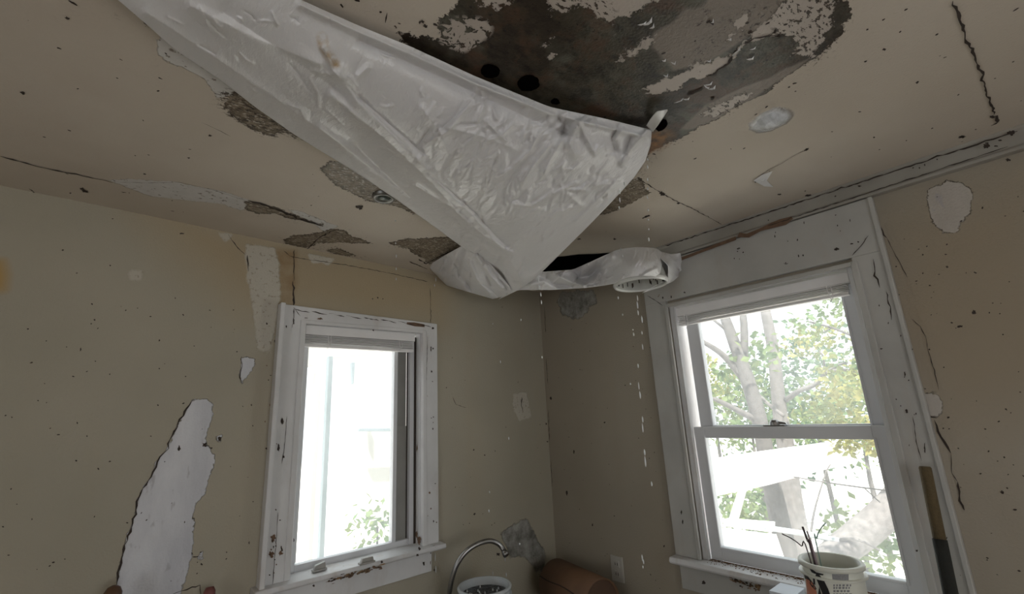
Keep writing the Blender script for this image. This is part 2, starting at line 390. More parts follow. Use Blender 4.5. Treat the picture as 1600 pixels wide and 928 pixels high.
def ribbon(mb, pts, w, nrm, mi, jit=.35, off=.0018, seg=4):
    """a crack: a jagged, uneven, slightly proud sliver through 3D points"""
    nrm = Vector(nrm); P = [Vector(p) for p in pts]; Q = []
    for a, b in zip(P[:-1], P[1:]):
        k = max(2, int((b-a).length/.012)); side = (b-a).cross(nrm).normalized()
        for i in range(k):
            Q.append(a.lerp(b, i/k)+side*random.gauss(0, w*.38))
    Q.append(P[-1]); L = []; R_ = []
    for i, q in enumerate(Q):
        t = (Q[min(i+1, len(Q)-1)]-Q[max(i-1, 0)]).normalized(); s = t.cross(nrm).normalized()
        ww = w*random.uniform(jit, 1.5)*(.25 if i in (0, len(Q)-1) else 1)
        L.append(q+s*ww*.5+nrm*off); R_.append(q-s*ww*.5+nrm*off)
    n = len(Q); mb.add(L+R_, [(i, i+1, n+i+1, n+i) for i in range(n-1)], mi)
def blob(mb, c, r, nrm, mi, ar=1.0, ang=None, k=9, jag=.3, off=.0008):
    nrm = Vector(nrm); u = nrm.orthogonal().normalized(); w = nrm.cross(u)
    if ang is None: ang = random.uniform(0, math.pi)
    d1 = u*math.cos(ang)+w*math.sin(ang); d2 = -u*math.sin(ang)+w*math.cos(ang); c = Vector(c)+nrm*off
    vs = [c+(d1*math.cos(2*math.pi*i/k)*ar+d2*math.sin(2*math.pi*i/k))*r*random.uniform(1-jag, 1+jag) for i in range(k)]
    mb.add(vs, [tuple(range(k))], mi)
def pxblob(mb, fn, px, py, rx, ry, nrm, mi, ang=0, k=16, jag=.42, off=.0016):
    if mi != 2 and rx > 1.2: rx *= .72; ry *= .72
    vs = []
    for i in range(k):
        a = 2*math.pi*i/k; s = random.uniform(1-jag, 1+jag); x = rx*math.cos(a)*s; y = ry*math.sin(a)*s
        q = fn(px+x*math.cos(ang)-y*math.sin(ang), py+x*math.sin(ang)+y*math.cos(ang)); vs.append(q+Vector(nrm)*off)
    mb.add(vs, [tuple(range(k))], mi)
def pxpoly(mb, fn, pts, nrm, mi, off=.001, jit=0):
    mb.add([fn(x+random.uniform(-jit, jit), y+random.uniform(-jit, jit))+Vector(nrm)*off for x, y in pts], [tuple(range(len(pts)))], mi)

# ---- ceiling
MOLD = [[(615,45),(650,55),(676,62),(692,64),(690,40),(698,24),(716,8),(737,-12),(800,-60),(1290,-60),(1312,-5),(1319,26),(1312,57),(1279,88),(1243,109),(1222,126),(1184,149),(1160,160),(1127,184),(1095,197),(1050,220),(1015,240),(985,270),(900,250),(700,150)]]
P_L = [[(344,152),(369,142),(402,160),(454,196),(480,216),(459,214),(441,206),(423,212),(407,208),(382,192),(361,180),(348,166)],
       [(505,268),(516,254),(545,252),(600,285),(660,330),(660,338),(645,333),(627,324),(591,317),(571,313),(544,299),(520,287)],
       [(605,379),(634,374),(700,371),(735,385),(700,402),(672,414),(662,404),(640,391)],
       [(445,380),(456,368),(488,366),(520,357),(540,360),(548,369),(583,380),(561,380),(534,379),(498,380),(478,387)],
       [(505,391),(528,388),(560,401),(541,400)],
       [(385,316),(428,323),(468,339),(503,351),(455,340),(428,333),(402,333),(385,326)],
       [(925,334),(969,292),(997,276),(1014,302),(985,318),(962,328),(941,335)],
       [(217,28),(238,33),(240,44),(226,38)]]
PAPER = [[(1072,10),(1094,12),(1130,-40),(1240,-60),(1226,2),(1200,30),(1179,47),(1160,64),(1136,80),(1113,92),(1070,106),(1051,112),(1037,95),(1016,75),(1022,52),(1045,38)],
         [(1060,205),(1100,165),(1150,140),(1200,120),(1240,100),(1275,85),(1240,115),(1180,152),(1100,198)]]
ISL = [[(850,-40),(856,12),(868,18),(882,17),(898,8),(914,6),(930,16),(944,29),(955,37),(968,27),(985,20),(990,25),(1004,13),(1032,-2),(1050,-40)],
       [(738,8),(752,2),(800,-8),(798,3),(772,11),(748,14)],
       [(966,93),(985,78),(1000,65),(1020,57),(1023,63),(1010,75),(990,86),(972,95)],
       [(1006,140),(1023,150),(1051,143),(1075,126),(1103,119),(1122,106),(1145,92),(1156,73),(1135,86),(1113,97),(1087,97),(1063,112),(1027,130)],
       [(1146,42),(1168,20),(1174,28),(1158,45)], [(1130,66),(1143,54),(1142,64)],
       [(1160,66),(1181,45),(1200,30),(1217,13),(1226,-4),(1220,-60),(1300,-60),(1300,20),(1290,60),(1270,86),(1240,84),(1246,66),(1229,56),(1198,57),(1177,64)],
       [(1098,176),(1122,162),(1167,146),(1170,152),(1135,176),(1113,184)],
       [(848,72),(862,62),(866,66),(852,78)], [(858,92),(864,80),(868,90)]]
FLAKY = [[(683,44),(700,30),(725,26),(755,28),(770,42),(766,54),(745,72),(725,82),(700,74),(684,64)]]
CHIPS = [[(1225,-10),(1316,0),(1319,30),(1312,57),(1279,88),(1240,90),(1235,55),(1215,50)], [(1098,176),(1122,160),(1168,146),(1170,152),(1135,178)],
         [(860,-10),(940,-10),(960,38),(880,18)], P_L[0]]
RUST = [[(1016,212),(1030,205),(1045,212),(1036,226),(1018,238),(1010,228)]]
PEEL_C = [[(243,60),(262,54),(300,72),(345,110),(390,150),(366,150),(341,153),(326,137),(316,121),(288,108),(258,96),(244,80)],
          [(168,281),(223,280),(269,283),(312,292),(349,299),(389,312),(394,324),(375,327),(349,319),(309,314),(273,311),(236,307),(203,294)],
          [(440,324),(470,330),(498,342),(530,354),(511,364),(500,357),(481,344)]]
BLIST = [[(1176,192),(1190,178),(1212,170),(1232,173),(1237,181),(1225,193),(1205,203),(1185,206),(1175,201)]]
exC = MB(); DN = (0, 0, -1)
def C(px, py): return ceil_pt(px, py)
def crackC(pts, w, mi=1): ribbon(exC, [C(*p) for p in pts], w, DN, mi)
crackC([(0,243),(50,257),(100,268),(140,276),(176,285)], .0065)
crackC([(387,313),(405,317),(420,322),(450,334),(466,340),(482,346),(505,353)], .010)
crackC([(415,320),(440,330),(470,341),(500,351)], .006)
crackC([(528,357),(510,364),(495,374),(480,390)], .006)
crackC([(1489,0),(1498,25),(1506,50),(1514,68),(1522,88),(1535,120),(1545,155),(1553,178)], .004)
crackC([(1546,183),(1557,180),(1558,190),(1548,196)], .006)
crackC([(995,277),(1020,293),(1035,302),(1060,315),(1085,327),(1128,350)], .003)
crackC([(1178,281),(1200,265),(1220,255),(1245,240),(1262,233)], .002)
crackC([(605,19),(602,35)], .002); crackC([(315,190),(345,204),(360,212)], .0012)
crackC([(1105,118),(1122,108),(1136,98),(1146,88),(1152,76)], .011); crackC([(1160,68),(1178,60),(1198,56),(1228,55)], .004)
crackC([(1075,150),(1090,142),(1098,136)], .008); crackC([(640,65),(668,62)], .004)
crackC([(640,408),(655,415),(668,420)], .006); crackC([(655,404),(666,412),(690,398),(722,386)], .007)
crackC([(1035,387),(1100,363),(1200,328),(1300,294),(1400,262),(1500,230),(1600,199)], .003)
crackC([(175,283),(230,285),(280,284),(330,295),(385,313)], .0012)
for x, y, rx, ry, a in [(105,27,5,3,.2),(35,144,5,3,.3),(328,211,4,2,.2),(562,323,7,4.5,.1),(226,271,3,1.5,.2),(295,246,3,1.6,.2),(133,298,8,3,.3),(128,294,5,2,-.3),(55,303,7,2.5,.4),(50,297,6,1,.6),
        (110,301,2,1.5,0),(1355,45,3,2,-.4),(1433,128,4,2,-.4),(1503,213,7,2.5,-.2),(1475,240,6,2,-.2),(1260,233,5,2,-.5),(1218,303,4,2,0),(1262,305,8,2.5,-.15),(905,373,4,1.5,0),(960,373,3,2,0),
        (1010,338,8,2,-.4),(1198,166,4,1.6,-.5),(1181,178,3,1.2,-.5),(445,44,0,0,0),(510,24,8,4,.4),(1107,33,5,3,-.4),(1112,35,4,4,0),(1172,50,6,3,-.3),(1078,145,8,4,-.4),(1113,153,5,3,-.6),
        (1030,96,1.5,1.5,0),(1086,247,4,1,-.4),(1022,240,4,1.5,.2),(1300,205,2,1,0),(1550,182,5,3,0),(170,339,2.5,2,0),(1035,302,6,4,.3),(1060,317,3,2,0),(1558,187,5,3,.5),(1580,203,8,4,-.2),(1182,282,6,2,-.7),
        (665,40,5,3,.5),(660,33,4,3,.5),(680,37,4,3,.2),(692,34,2,2,0),(656,34,2,3,0)]:
    if rx: pxblob(exC, C, x, y, rx, ry, DN, 1, a)
pxblob(exC, C, 766, 110, 15, 11, DN, 2, .1, 24, .06, .002); pxblob(exC, C, 826, 129, 17, 13, DN, 2, -.1, 22, .08, .002)
pxblob(exC, C, 868, 158, 7, 5, DN, 2, .3, 12, .2, .002)
pxblob(exC, C, 1031, 193, 13, 10, DN, 2, -.3, 16, .15, .002)
pxpoly(exC, C, [(825,440),(845,420),(866,402),(885,400),(905,398),(930,396),(955,393),(990,391),(975,404),(930,414),(898,426)], DN, 2, .002, 1)
for _ in range(150):
    x, y = random.uniform(0, 1600), random.uniform(0, 420)
    if y > 288+.2*x or y > 740-.34*x: continue
    blob(exC, C(x, y), random.uniform(.0012, .003), DN, 1, random.uniform(1, 2.4))
pxpoly(exC, C, [(1177,281),(1190,272),(1207,266),(1198,281),(1208,291),(1194,290)], DN, 3, .003)
# wet glints and loose paint curls in the stained area
for x, y, l, a in [(1012,33,20,-.8),(1003,36,16,-.4),(1018,40,12,-.9),(1106,130,16,-.4),(1112,136,14,-.5),(1104,134,10,.3),(1176,75,12,-.5),(1172,90,14,-.4),(1150,79,22,-.8),(1146,84,16,-.8),(1112,32,9,-1),(1037,93,7,-.4),(1060,157,18,-.5),(1072,153,12,-.3),(1040,116,8,-.3),
                   (1107,93,8,-.3),(1000,268,1,0),(588,300,10,.3),(1140,60,6,-.5),(1052,96,8,-.2),(1190,281,14,-.6)]:
    p = C(x, y); d = (C(x+l*.5*math.cos(a), y+l*.5*math.sin(a))-p); s = d.cross(Vector(DN)).normalized()*random.uniform(.002, .0045)
    h = Vector((0, 0, -random.uniform(.004, .010)))
    exC.add([p-d, p-d*.3+s+h*.5, p+d*.6+s*.6+h, p+d, p+d*.4-s*.2+h*.6, p-d*.4-s*.3+h*.3], [(0,1,5), (1,2,4,5), (2,3,4)], 3)
U = axis_ticks(-3.95, 0.14, .0115); U = np.concatenate([np.arange(-3.95, -2.45, .25), U[U > -2.45]])
V = axis_ticks(-3.95, 0.14, .0115); V = np.concatenate([np.arange(-3.95, -2.35, .25), V[V > -2.35]])
bc = C(1206, 188)
def ceil3(P):
    z = ceil_z(P[:, 0], P[:, 1]) - .016*np.exp(-(((P[:, 0]-bc.x)/.035)**2+((P[:, 1]-bc.y)/.035)**2)**1.5)
    return np.stack([P[:, 0], P[:, 1], z], 1)
damaged_surface('ceiling', U, V, ceil3, lambda a, b: tuple(C(a, b))[:2],
    dict(mold=MOLD+P_L, paper=PAPER, tan=P_L, island=ISL, flaky=FLAKY, chips=CHIPS, rust=RUST, peel=PEEL_C, blister=BLIST), None,
    [M['ceiling'], M['speck'], M['void'], M['sheet']], exC)
slab = MB().box((-4.1, -4.1, 2.42), (.3, .3, 2.55)); tag(slab.build('ceiling', M['rest']), kind='structure')

# ---- walls
W1 = (-1.385, -.825, 1.075, 2.065)      # left window opening x0 x1 z0 z1
W2 = (-1.60, -.865, 1.005, 2.11)        # right window opening y0 y1 z0 z1
exL = MB(); NL = (0, -1, 0)
def crackL(pts, w, mi=1): ribbon(exL, [wl_pt(*p) for p in pts], w, NL, mi)
crackL([(356,366),(366,380),(372,388),(384,399)], .0025); crackL([(385,399),(387,412),(388,424)], .004)
crackL([(459,390),(459,420),(459,440)], .0025); crackL([(459,440),(459,460),(458,478)], .006)
crackL([(443,391),(452,400),(470,404),(540,414),(600,425),(668,440)], .0022)
crackL([(815,620),(814,634),(817,644)], .006); crackL([(377,557),(378,572),(375,590),(378,600)], .003)
crackL([(707,620),(712,632),(728,637)], .002); crackL([(672,450),(673,508)], .0025); crackL([(266,930),(300,917),(312,914),(313,935)], .003)
for p in [[(302,627),(290,643),(280,662),(271,680),(259,707),(246,722),(238,745),(224,763),(213,797),(207,824),(196,851),(193,872),(184,902),(184,930)]]:
    ribbon(exL, [wl_pt(x-1.5, y) for x, y in p], .005, NL, 1, .2)
for x, y, rx, ry in [(9,649,2.5,2),(249,532,2,2.5),(249,576,2.2,2),(126,546,2,4),(148,500,2.5,2),(91,679,4,1.5),(172,415,2,1.5),(98,391,3,2),(120,427,2,1.5),(285,365,7,2),(176,342,3,1),(434,538,2,4),(741,803,3,3),(757,711,2,2),(853,662,2,3),
                     (740,703,2,2),(855,690,2,2),(778,866,5,4),(590,465,2,2),(582,467,1.5,1.5),(598,467,1.5,1.5),(432,590,3,5),(290,588,2,1.5),(50,811,1.5,2),(389,848,1.5,4),(320,695,6,5),(330,700,3,2),(343,686,4,6),(280,700,4,7),(300,865,2,4),(305,870,6,2)]:
    pxblob(exL, wl_pt, x, y, rx*.8, ry*.8, NL, 1)
for _ in range(150):
    x, y = random.uniform(0, 850), random.uniform(440, 920)
    if 405 < x < 690: continue
    blob(exL, wl_pt(x, y), random.uniform(.0009, .0022), NL, 1, random.uniform(1, 2))
PEEL_L = [[(302,624),(321,622),(331,630),(334,648),(327,665),(321,679),(324,696),(333,709),(336,722),(328,742),(323,761),(318,775),(309,782),(303,796),(302,843),(298,871),(291,901),(283,922),(276,945),(180,945),(183,901),(192,871),(195,850),(206,823),(212,795),(223,761),(237,744),(245,720),(259,706),(271,679),(279,661),(290,641)],
          [(378,557),(398,560),(397,572),(386,588),(377,601),(373,585)], [(338,682),(346,681),(345,690),(338,690)], [(310,868),(317,862),(317,872),(310,875)],
         ]
masksL = dict(peel=PEEL_L, grey=[[(782,834),(800,820),(825,810),(835,835),(850,860),(853,892),(838,893),(822,872),(812,868),(797,872),(790,850)]],
    spackle=[[(386,383),(428,386),(434,420),(436,460),(430,500),(424,530),(420,548),(404,545),(400,500),(396,470),(388,430)], [(205,424),(218,424),(218,436),(205,436)], [(344,365),(360,366),(352,375)], [(803,616),(822,614),(829,650),(812,656),(804,642)], [(484,396),(520,402),(512,412),(505,406),(488,409)]],
    stain=[[(430,388),(462,392),(462,440),(452,476),(436,476),(434,430)]], yellow=[[(-60,405),(4,408),(9,430),(6,452),(-60,465)]],
    ochre=[[(240,330),(400,365),(700,430),(690,500),(450,475),(380,470),(300,400)]])
def l3(P):
    top = ceil_z(P[:, 0], P[:, 0]*0); z = np.where(P[:, 1] > 2.3, 2.3+(P[:, 1]-2.3)*(top+.004-2.3)/.1, P[:, 1])
    return np.stack([P[:, 0], P[:, 0]*0, z], 1)
U = axis_ticks(-3.95, 0, .010, W1[:2]); U = np.array([-3.95, -3.5, -3.0]+[u for u in U if u > -2.6])
V = axis_ticks(0, 2.4, .010, [2.3]+list(W1[2:])); V = np.array([0, .3, .6]+[v for v in V if v > .78])
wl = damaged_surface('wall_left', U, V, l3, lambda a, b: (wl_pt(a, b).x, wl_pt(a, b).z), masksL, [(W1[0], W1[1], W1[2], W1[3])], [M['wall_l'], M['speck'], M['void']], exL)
shell = MB().box((-4.1, .004, -.05), (W1[0], .14, 2.5)).box((W1[1], .004, -.05), (.14, .14, 2.5)).box((W1[0], .004, -.05), (W1[1], .14, W1[2])).box((W1[0], .004, W1[3]), (W1[1], .14, 2.5))
tag(shell.build('wall_left', M['rest']), kind='structure')
exR = MB(); NR = (-1, 0, 0)
def crackR(pts, w, mi=1): ribbon(exR, [wr_pt(*p) for p in pts], w, NR, mi)
crackR([(1353,317),(1360,330),(1365,342),(1376,355),(1386,372)], .0045); crackR([(1386,372),(1397,395),(1408,415),(1418,434)], .0015)
crackR([(1425,499),(1438,510),(1446,526),(1450,545),(1456,566),(1462,585),(1467,609)], .0018)
crackR([(1447,650),(1464,653)], .004); crackR([(1457,656),(1466,674),(1476,690),(1486,708)], .0045); crackR([(1486,708),(1487,739),(1496,752)], .002); crackR([(1496,752),(1498,775),(1507,797)], .004)
for a, b in [((851,480),(853,520)), ((854,560),(856,600)), ((857,640),(859,690)), ((861,720),(863,760)), ((863,780),(864,812))]:
    crackR([a, ((a[0]+b[0])/2, (a[1]+b[1])/2), b], .003)
for x, y, rx, ry in [(945,660,2.2,2.5),(977,602,1.5,1.5),(1037,596,3,2),(897,706,2,4),(861,622,2.5,4),(886,770,2,8),(926,820,1.5,4),(1038,853,2,3),(960,806,1.5,1.5),(1522,488,6,5),(1500,510,8,3),(1452,546,2.5,2),(1475,574,2,2),(1482,652,4,3),(1474,669,2,2),(1483,670,2,2),(1566,769,5,4),(1586,796,5,3),(1532,740,3,2),
                     (1442,398,2.5,2),(1442,427,2,2),(1480,417,3,3),(1453,446,3,2),(1575,250,6,4),(1540,233,5,3)]:
    pxblob(exR, wr_pt, x, y, rx*.8, ry*.8, NR, 1)
for _ in range(150):
    x, y = random.choice([random.uniform(870, 1040), random.uniform(1400, 1600)]), random.uniform(300, 925)
    if x > 1300 and y < 300 or (1300 < x < 1360+.26*(y-320)): continue
    blob(exR, wr_pt(x, y), random.uniform(.0009, .002), NR, 1, random.uniform(1, 2))
masksR = dict(peel=[[(1450,297),(1480,282),(1503,285),(1522,300),(1517,332),(1503,345),(1495,366),(1472,365),(1458,345),(1448,322)], [(1442,616),(1462,612),(1474,636),(1468,652),(1448,650)]],
    spackle=[], yellow=[], stain=[], grey=[[(876,455),(926,452),(932,475),(912,490),(905,500),(880,490),(870,470)]],
    ochre=[[(1380,500),(1430,360),(1600,300),(1700,600),(1500,640)]])
def r3(P):
    z = np.where(P[:, 1] > 2.3, 2.3+(P[:, 1]-2.3)*(ceil_z(P[:, 0]*0, P[:, 0])+.004-2.3)/.1, P[:, 1]); return np.stack([P[:, 0]*0, P[:, 0], z], 1)
U = axis_ticks(-3.95, 0, .011, W2[:2]); U = np.array([-3.95, -3.5, -3.0]+[u for u in U if u > -2.5])
V = axis_ticks(0, 2.4, .011, [2.3]+list(W2[2:])); V = np.array([0, .3, .6]+[v for v in V if v > .78])
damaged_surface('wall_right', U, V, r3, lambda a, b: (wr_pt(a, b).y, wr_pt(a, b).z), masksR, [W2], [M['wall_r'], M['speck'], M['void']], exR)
shell = MB().box((.004, -4.1, -.05), (.14, W2[0], 2.5)).box((.004, W2[1], -.05), (.14, .14, 2.5)).box((.004, W2[0], -.05), (.14, W2[1], W2[2])).box((.004, W2[0], W2[3]), (.14, W2[1], 2.5))
tag(shell.build('wall_right', M['rest']), kind='structure')
tag(MB().box((-4.1, -4.1, -.1), (.14, .14, 0)).build('floor', M['floor']), kind='structure')
# unseen walls with window openings behind the camera
tag(MB().box((-4.1, -4.1, 0), (-2.3, -3.98, 2.45)).box((-.7, -4.1, 0), (.14, -3.98, 2.45)).box((-2.3, -4.1, 0), (-.7, -3.98, .65)).box((-2.3, -4.1, 2.05), (-.7, -3.98, 2.45)).build('wall_back', M['rest']), kind='structure')
tag(MB().box((-4.1, -4.1, 0), (-3.98, -2.8, 2.45)).box((-4.1, -1.4, 0), (-3.98, .14, 2.45)).box((-4.1, -2.8, 0), (-3.98, -1.4, .65)).box((-4.1, -2.8, 2.05), (-3.98, -1.4, 2.45)).build('wall_front', M['rest']), kind='structure')
# cornice board between ceiling and right wall
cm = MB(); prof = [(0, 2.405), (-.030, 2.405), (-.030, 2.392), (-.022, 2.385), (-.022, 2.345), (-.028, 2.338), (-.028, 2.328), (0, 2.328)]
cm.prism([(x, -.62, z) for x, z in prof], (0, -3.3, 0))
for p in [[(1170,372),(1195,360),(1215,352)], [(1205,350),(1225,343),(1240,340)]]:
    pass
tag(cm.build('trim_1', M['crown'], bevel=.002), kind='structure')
ch = MB()
F22 = lambda a, b: onX(a, b, -.0315)
pxpoly(ch, F22, [(1152,371),(1156,363),(1166,366),(1185,357),(1205,349),(1218,343),(1236,338),(1240,343),(1228,350),(1205,358),(1190,361),(1170,370)], NR, 0, .001, 1.2)
pxpoly(ch, F22, [(1060,404),(1100,388),(1150,370),(1150,374),(1100,393),(1062,408)], NR, 0, .001, .8)
ribbon(ch, [F22(x, 345-(x-1200)*.330+8) for x in range(1200, 1600, 25)], .0028, NR, 1)
ribbon(ch, [F22(x, 327-(x-1200)*.325+5) for x in range(1040, 1600, 25)], .004, NR, 1)
pxblob(ch, F22, 1541, 229, 7, 5, NR, 1); pxblob(ch, F22, 1580, 208, 8, 5, NR, 1)
for _ in range(10): pxblob(ch, F22, *(lambda x: (x, 340-(x-1200)*.325+random.uniform(-6, 6)))(random.uniform(1100, 1590)), random.uniform(1, 4), 1.5, NR, 1)
tag(ch.build('trim_1', [M['chip'], M['speck']]), kind='structure')

# ------------------------------------------------------------------ window 1 (left wall)
def part(mb, name, mat, parent, bevel=.002, smooth=False): return mb.build(name, mat, parent, bevel=bevel, smooth=smooth)
w1 = empty('window_1', (-1.1, 0, 1.09), 'narrow single-pane window with chipped white frame in the left wall', kind='structure')
x0, x1, z0, z1 = W1
c = MB()
c.box((-1.472, -.022, 1.10), (-1.378, 0, 2.06)); c.box((-1.484, -.048, 1.10), (-1.466, 0, 2.126)); c.box((-.835, -.022, 1.10), (-.752, 0, 2.06)); c.prism([(-1.466, -.022, 2.055), (-.752, -.022, 2.055), (-.752, -.022, 2.106), (-1.466, -.022, 2.126)], (0, .022, 0))
c.box((-1.40, -.027, 1.10), (-1.378, -.02, 2.06)); c.box((-.835, -.027, 1.10), (-.815, -.02, 2.06)); c.box((-1.40, -.026, 2.052), (-.815, -.02, 2.068))
casing1 = part(c, 'casing', M['trim'], w1, .003)
# jamb liner
j = MB()
j.box((x0-.0, 0, z0), (x0+.012, .13, z1)); j.box((x1-.012, 0, z0), (x1, .13, z1)); j.box((x0+.012, 0, z1-.012), (x1-.012, .13, z1)); j.box((x0+.012, .0, z0), (x1-.012, .13, z0+.012))
part(j, 'jamb', M['trim'], w1, .001)
s = MB()   # sash: lip, recessed track and outer bead on the right; plain stile on the left
s.box((-1.373, .045, 1.090), (-1.345, .075, 2.03)); s.box((-1.345, .055, 1.14), (-1.338, .075, 1.97))
s.box((-.948, .045, 1.135), (-.930, .078, 2.0)); s.box((-.868, .040, 1.10), (-.846, .080, 2.03))
s.box((-1.345, .045, 1.088), (-.868, .078, 1.135)); s.box((-1.345, .05, 1.968), (-.868, .078, 2.03)); s.box((-1.345, .038, 1.088), (-.90, .046, 1.112))
s.box((-1.379, .035, 1.09), (-1.366, .05, 1.60))
sash1 = part(s, 'sash', M['vinyl'], w1, .002)
tk = MB(); tk.box((-.930, .064, 1.12), (-.872, .080, 1.62)); tk.box((-.925, .072, 1.62), (-.872, .084, 2.0)); part(tk, 'side_track', simple('shaded_track', (.27, .265, .25), .6, .2, 12, .1), w1, .001)  # darker grey paints in the shade of the recess
tk = MB(); tk.box((-.8735, .062, 1.12), (-.867, .0645, 2.0)); tk.box((-.8465, .036, 1.10), (-.8375, .045, 2.04)); part(tk, 'gap_line', M['speck'], sash1, 0)  # dark strips drawn in for the shaded gaps beside the track
g = MB().box((-1.345, .060, 1.13), (-.940, .064, 1.975)); part(g, 'glass', M['glass'], w1, 0)
st = MB(); st.prism([(-1.50, -.062, 1.088), (-1.50, -.066, 1.094), (-1.50, -.062, 1.108), (-1.50, .040, 1.112), (-1.50, .040, 1.085), (-1.50, 0, 1.080)], (.76, 0, 0))
part(st, 'sill', M['sill'], w1, .003)
ap = MB().box((-1.46, -.022, 1.00), (-.79, 0, 1.082)); part(ap, 'apron', M['trim'], w1, .002)
def latch(px, py, L, tilt):
    c_ = onZ(px, py, 1.124); q = MB()
    q.box((c_.x-L/2, c_.y-.012, c_.z-.012), (c_.x+L/2, c_.y+.012, c_.z-.004))
    q.prism([(c_.x-L*.42, c_.y-.010, c_.z-.004), (c_.x+L*.42, c_.y-.010, c_.z-.004), (c_.x+L*.38, c_.y-.006, c_.z+.010+tilt), (c_.x-L*.30, c_.y-.006, c_.z+.010-tilt*.3)], (0, .017, 0))
    o = part(q, 'latch', M['latch'], w1, .002); return o
M['latch'] = simple('latch_plastic', (.30, .29, .27), .4, .1, 20, .05)
latch(499, 886, .052, .006); latch(573, 875, .062, 0)
k1 = MB(); FC = lambda a, b: onY(a, b, -.0225); FS = lambda a, b: onY(a, b, -.0665)
for x, y, rx, ry in [(427,840,6,8),(424,866,6,7),(438,864,6,6),(431,853,2,2),(459,844,1.5,5),(426,845,2,5),(500,498,7,2.5),(565,487,0,0),(662,880,2.5,5),(459,503,1,6),(473,548,2,6),(676,513,3,3),(441,658,3,8),(435,700,3,10),(673,545,1.5,8),(583,516,2,2),(478,497,4,1)]:
    if rx: pxblob(k1, FC, x, y, rx*.8, ry*.8, NL, 0 if rx > 5 else 1)
ribbon(k1, [FC(*p) for p in [(434,800),(432,840),(428,880),(425,925)]], .0018, NL, 1); ribbon(k1, [FC(*p) for p in [(459,482),(458,505),(456,512)]], .003, NL, 1)
ribbon(k1, [FC(*p) for p in [(459,480),(469,494)]], .0028, NL, 1); ribbon(k1, [FC(*p) for p in [(668,525),(667,560),(666,600)]], .0015, NL, 1)
ribbon(k1, [FC(*p) for p in [(448,650),(444,700),(440,725)]], .002, NL, 1)
for a in range(8):
    xx = 460+a*27; ribbon(k1, [FC(xx, 483+(xx-460)*.12), FC(xx+12, 484+(xx-448)*.12), FC(xx+24, 485.5+(xx-436)*.12)], .004, NL, 1, .1)
pxpoly(k1, FC, [(636,503),(648,504),(664,507),(663,511),(648,510),(636,507)], NL, 0, .001, .8)
for _ in range(70):
    t_ = random.random(); pxblob(k1, FS, 513+84*t_, 908-24*t_+random.gauss(0, 1.6), random.uniform(1.5, 6), random.uniform(.6, 1.8), NL, random.choice([0, 0, 0, 2, 1]), -.28, 12)
for x, y in [(490,915),(596,878),(652,867),(655,857)]: pxblob(k1, FS, x, y, 2.5, 3, NL, 1)
for _ in range(46):
    x = random.choice([random.uniform(414, 432), random.uniform(414, 455), random.uniform(668, 682)]); y = random.uniform(500, 900)
    pxblob(k1, FC, x, y, random.uniform(.6, 2), random.uniform(.8, 3), NL, random.choice([0, 1, 1]), 0, 8)
M['ochre_wood'] = simple('bare_wood', (.30, .19, .10), .8, .4, 60, .3)
part(k1, 'paint_chips', [M['chip'], M['speck'], M['ochre_wood']], casing1, 0)
# rust and chips on the jamb near the sill
jb = MB(); FJ = lambda a, b: onX(a, b, x1-.0125)
for x, y, rx, ry in [(655,845,4,9),(651,835,3,6),(652,700,1,5),(647,760,1,6),(645,825,1.5,3),(653,854,6,3),(648,574,1,2)]: pxblob(jb, FJ, x, y, rx, ry, NR, 0)
part(jb, 'rust_spots', M['chip'], casing1, 0)

# mini blind drawn up in window 1
b1 = empty('window_blind', (-1.12, .02, 2.0), 'short white mini blind drawn up at the top of the narrow left window', 'blind', 'raised window blinds')
part(MB().box((-1.372, -.004, 2.012), (-.866, .030, 2.052)), 'headrail', M['blind'], b1, .002)
q = MB()
for i in range(5): q.box((-1.370, .002+.003*(i % 2), 1.980+i*.0065), (-.868, .030, 1.9830+i*.0065))
part(q, 'slats', M['blind'], b1, .0005)
part(MB().box((-1.370, .006, 1.962), (-.868, .030, 1.976)), 'bottom_rail', M['blind'], b1, .003)
for px in (513, 624):
    p = onY(px, 525, .0)
    cq = MB(); cq.tube([(p.x, .001, 2.035), (p.x, -.001, 2.0), (p.x+.004, .0, 1.965), (p.x, .003, 1.958)], .0015, 6); cq.tube([(p.x+.012, .001, 2.02), (p.x+.014, -.001, 1.985), (p.x+.008, .001, 1.966)], .0014, 6)
    part(cq, 'cord', M['blind'], b1, 0)
    part(MB().box((p.x-.012, -.001, 2.016), (p.x-.002, .004, 2.034)), 'bracket', M['dark_metal'], b1, 0)

# ------------------------------------------------------------------ window 2 (right wall)
w2 = empty('window_2', (0, -1.23, 1.02), 'double hung window with wide white casing in the right wall', kind='structure')
y0, y1, z0, z1 = W2
c = MB()
c.box((-.022, -.862, 1.03), (0, -.752, 2.13)); c.box((-.022, -1.690, .80), (0, -1.598, 2.13)); 
c.box((-.022, -1.690, 2.1295), (0, -.752, 2.325))
c.box((-.028, -1.696, .80), (0, -1.682, 2.325))                                        # back band on the right
c.box((-.030, -1.612, 1.03), (-.02, -1.592, 2.115)); c.box((-.030, -.872, 1.03), (-.02, -.856, 2.10)); c.box((-.030, -1.60, 2.098), (-.02, -.86, 2.114))
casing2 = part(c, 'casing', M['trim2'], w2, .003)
j = MB(); j.box((0, y1-.012, z0), (.13, y1, z1)); j.box((0, y0, z0), (.13, y0+.012, z1)); j.box((0, y0+.012, z1-.012), (.13, y1-.012, z1)); j.box((.0, y0+.012, z0), (.13, y1-.012, z0+.012))
j.box((.0, -.890, z0+.012), (.016, -.877, z1-.012)); j.box((0, y0+.012, z0+.012), (.016, y0+.026, z1-.012))
part(j, 'jamb', M['trim'], w2, .001)
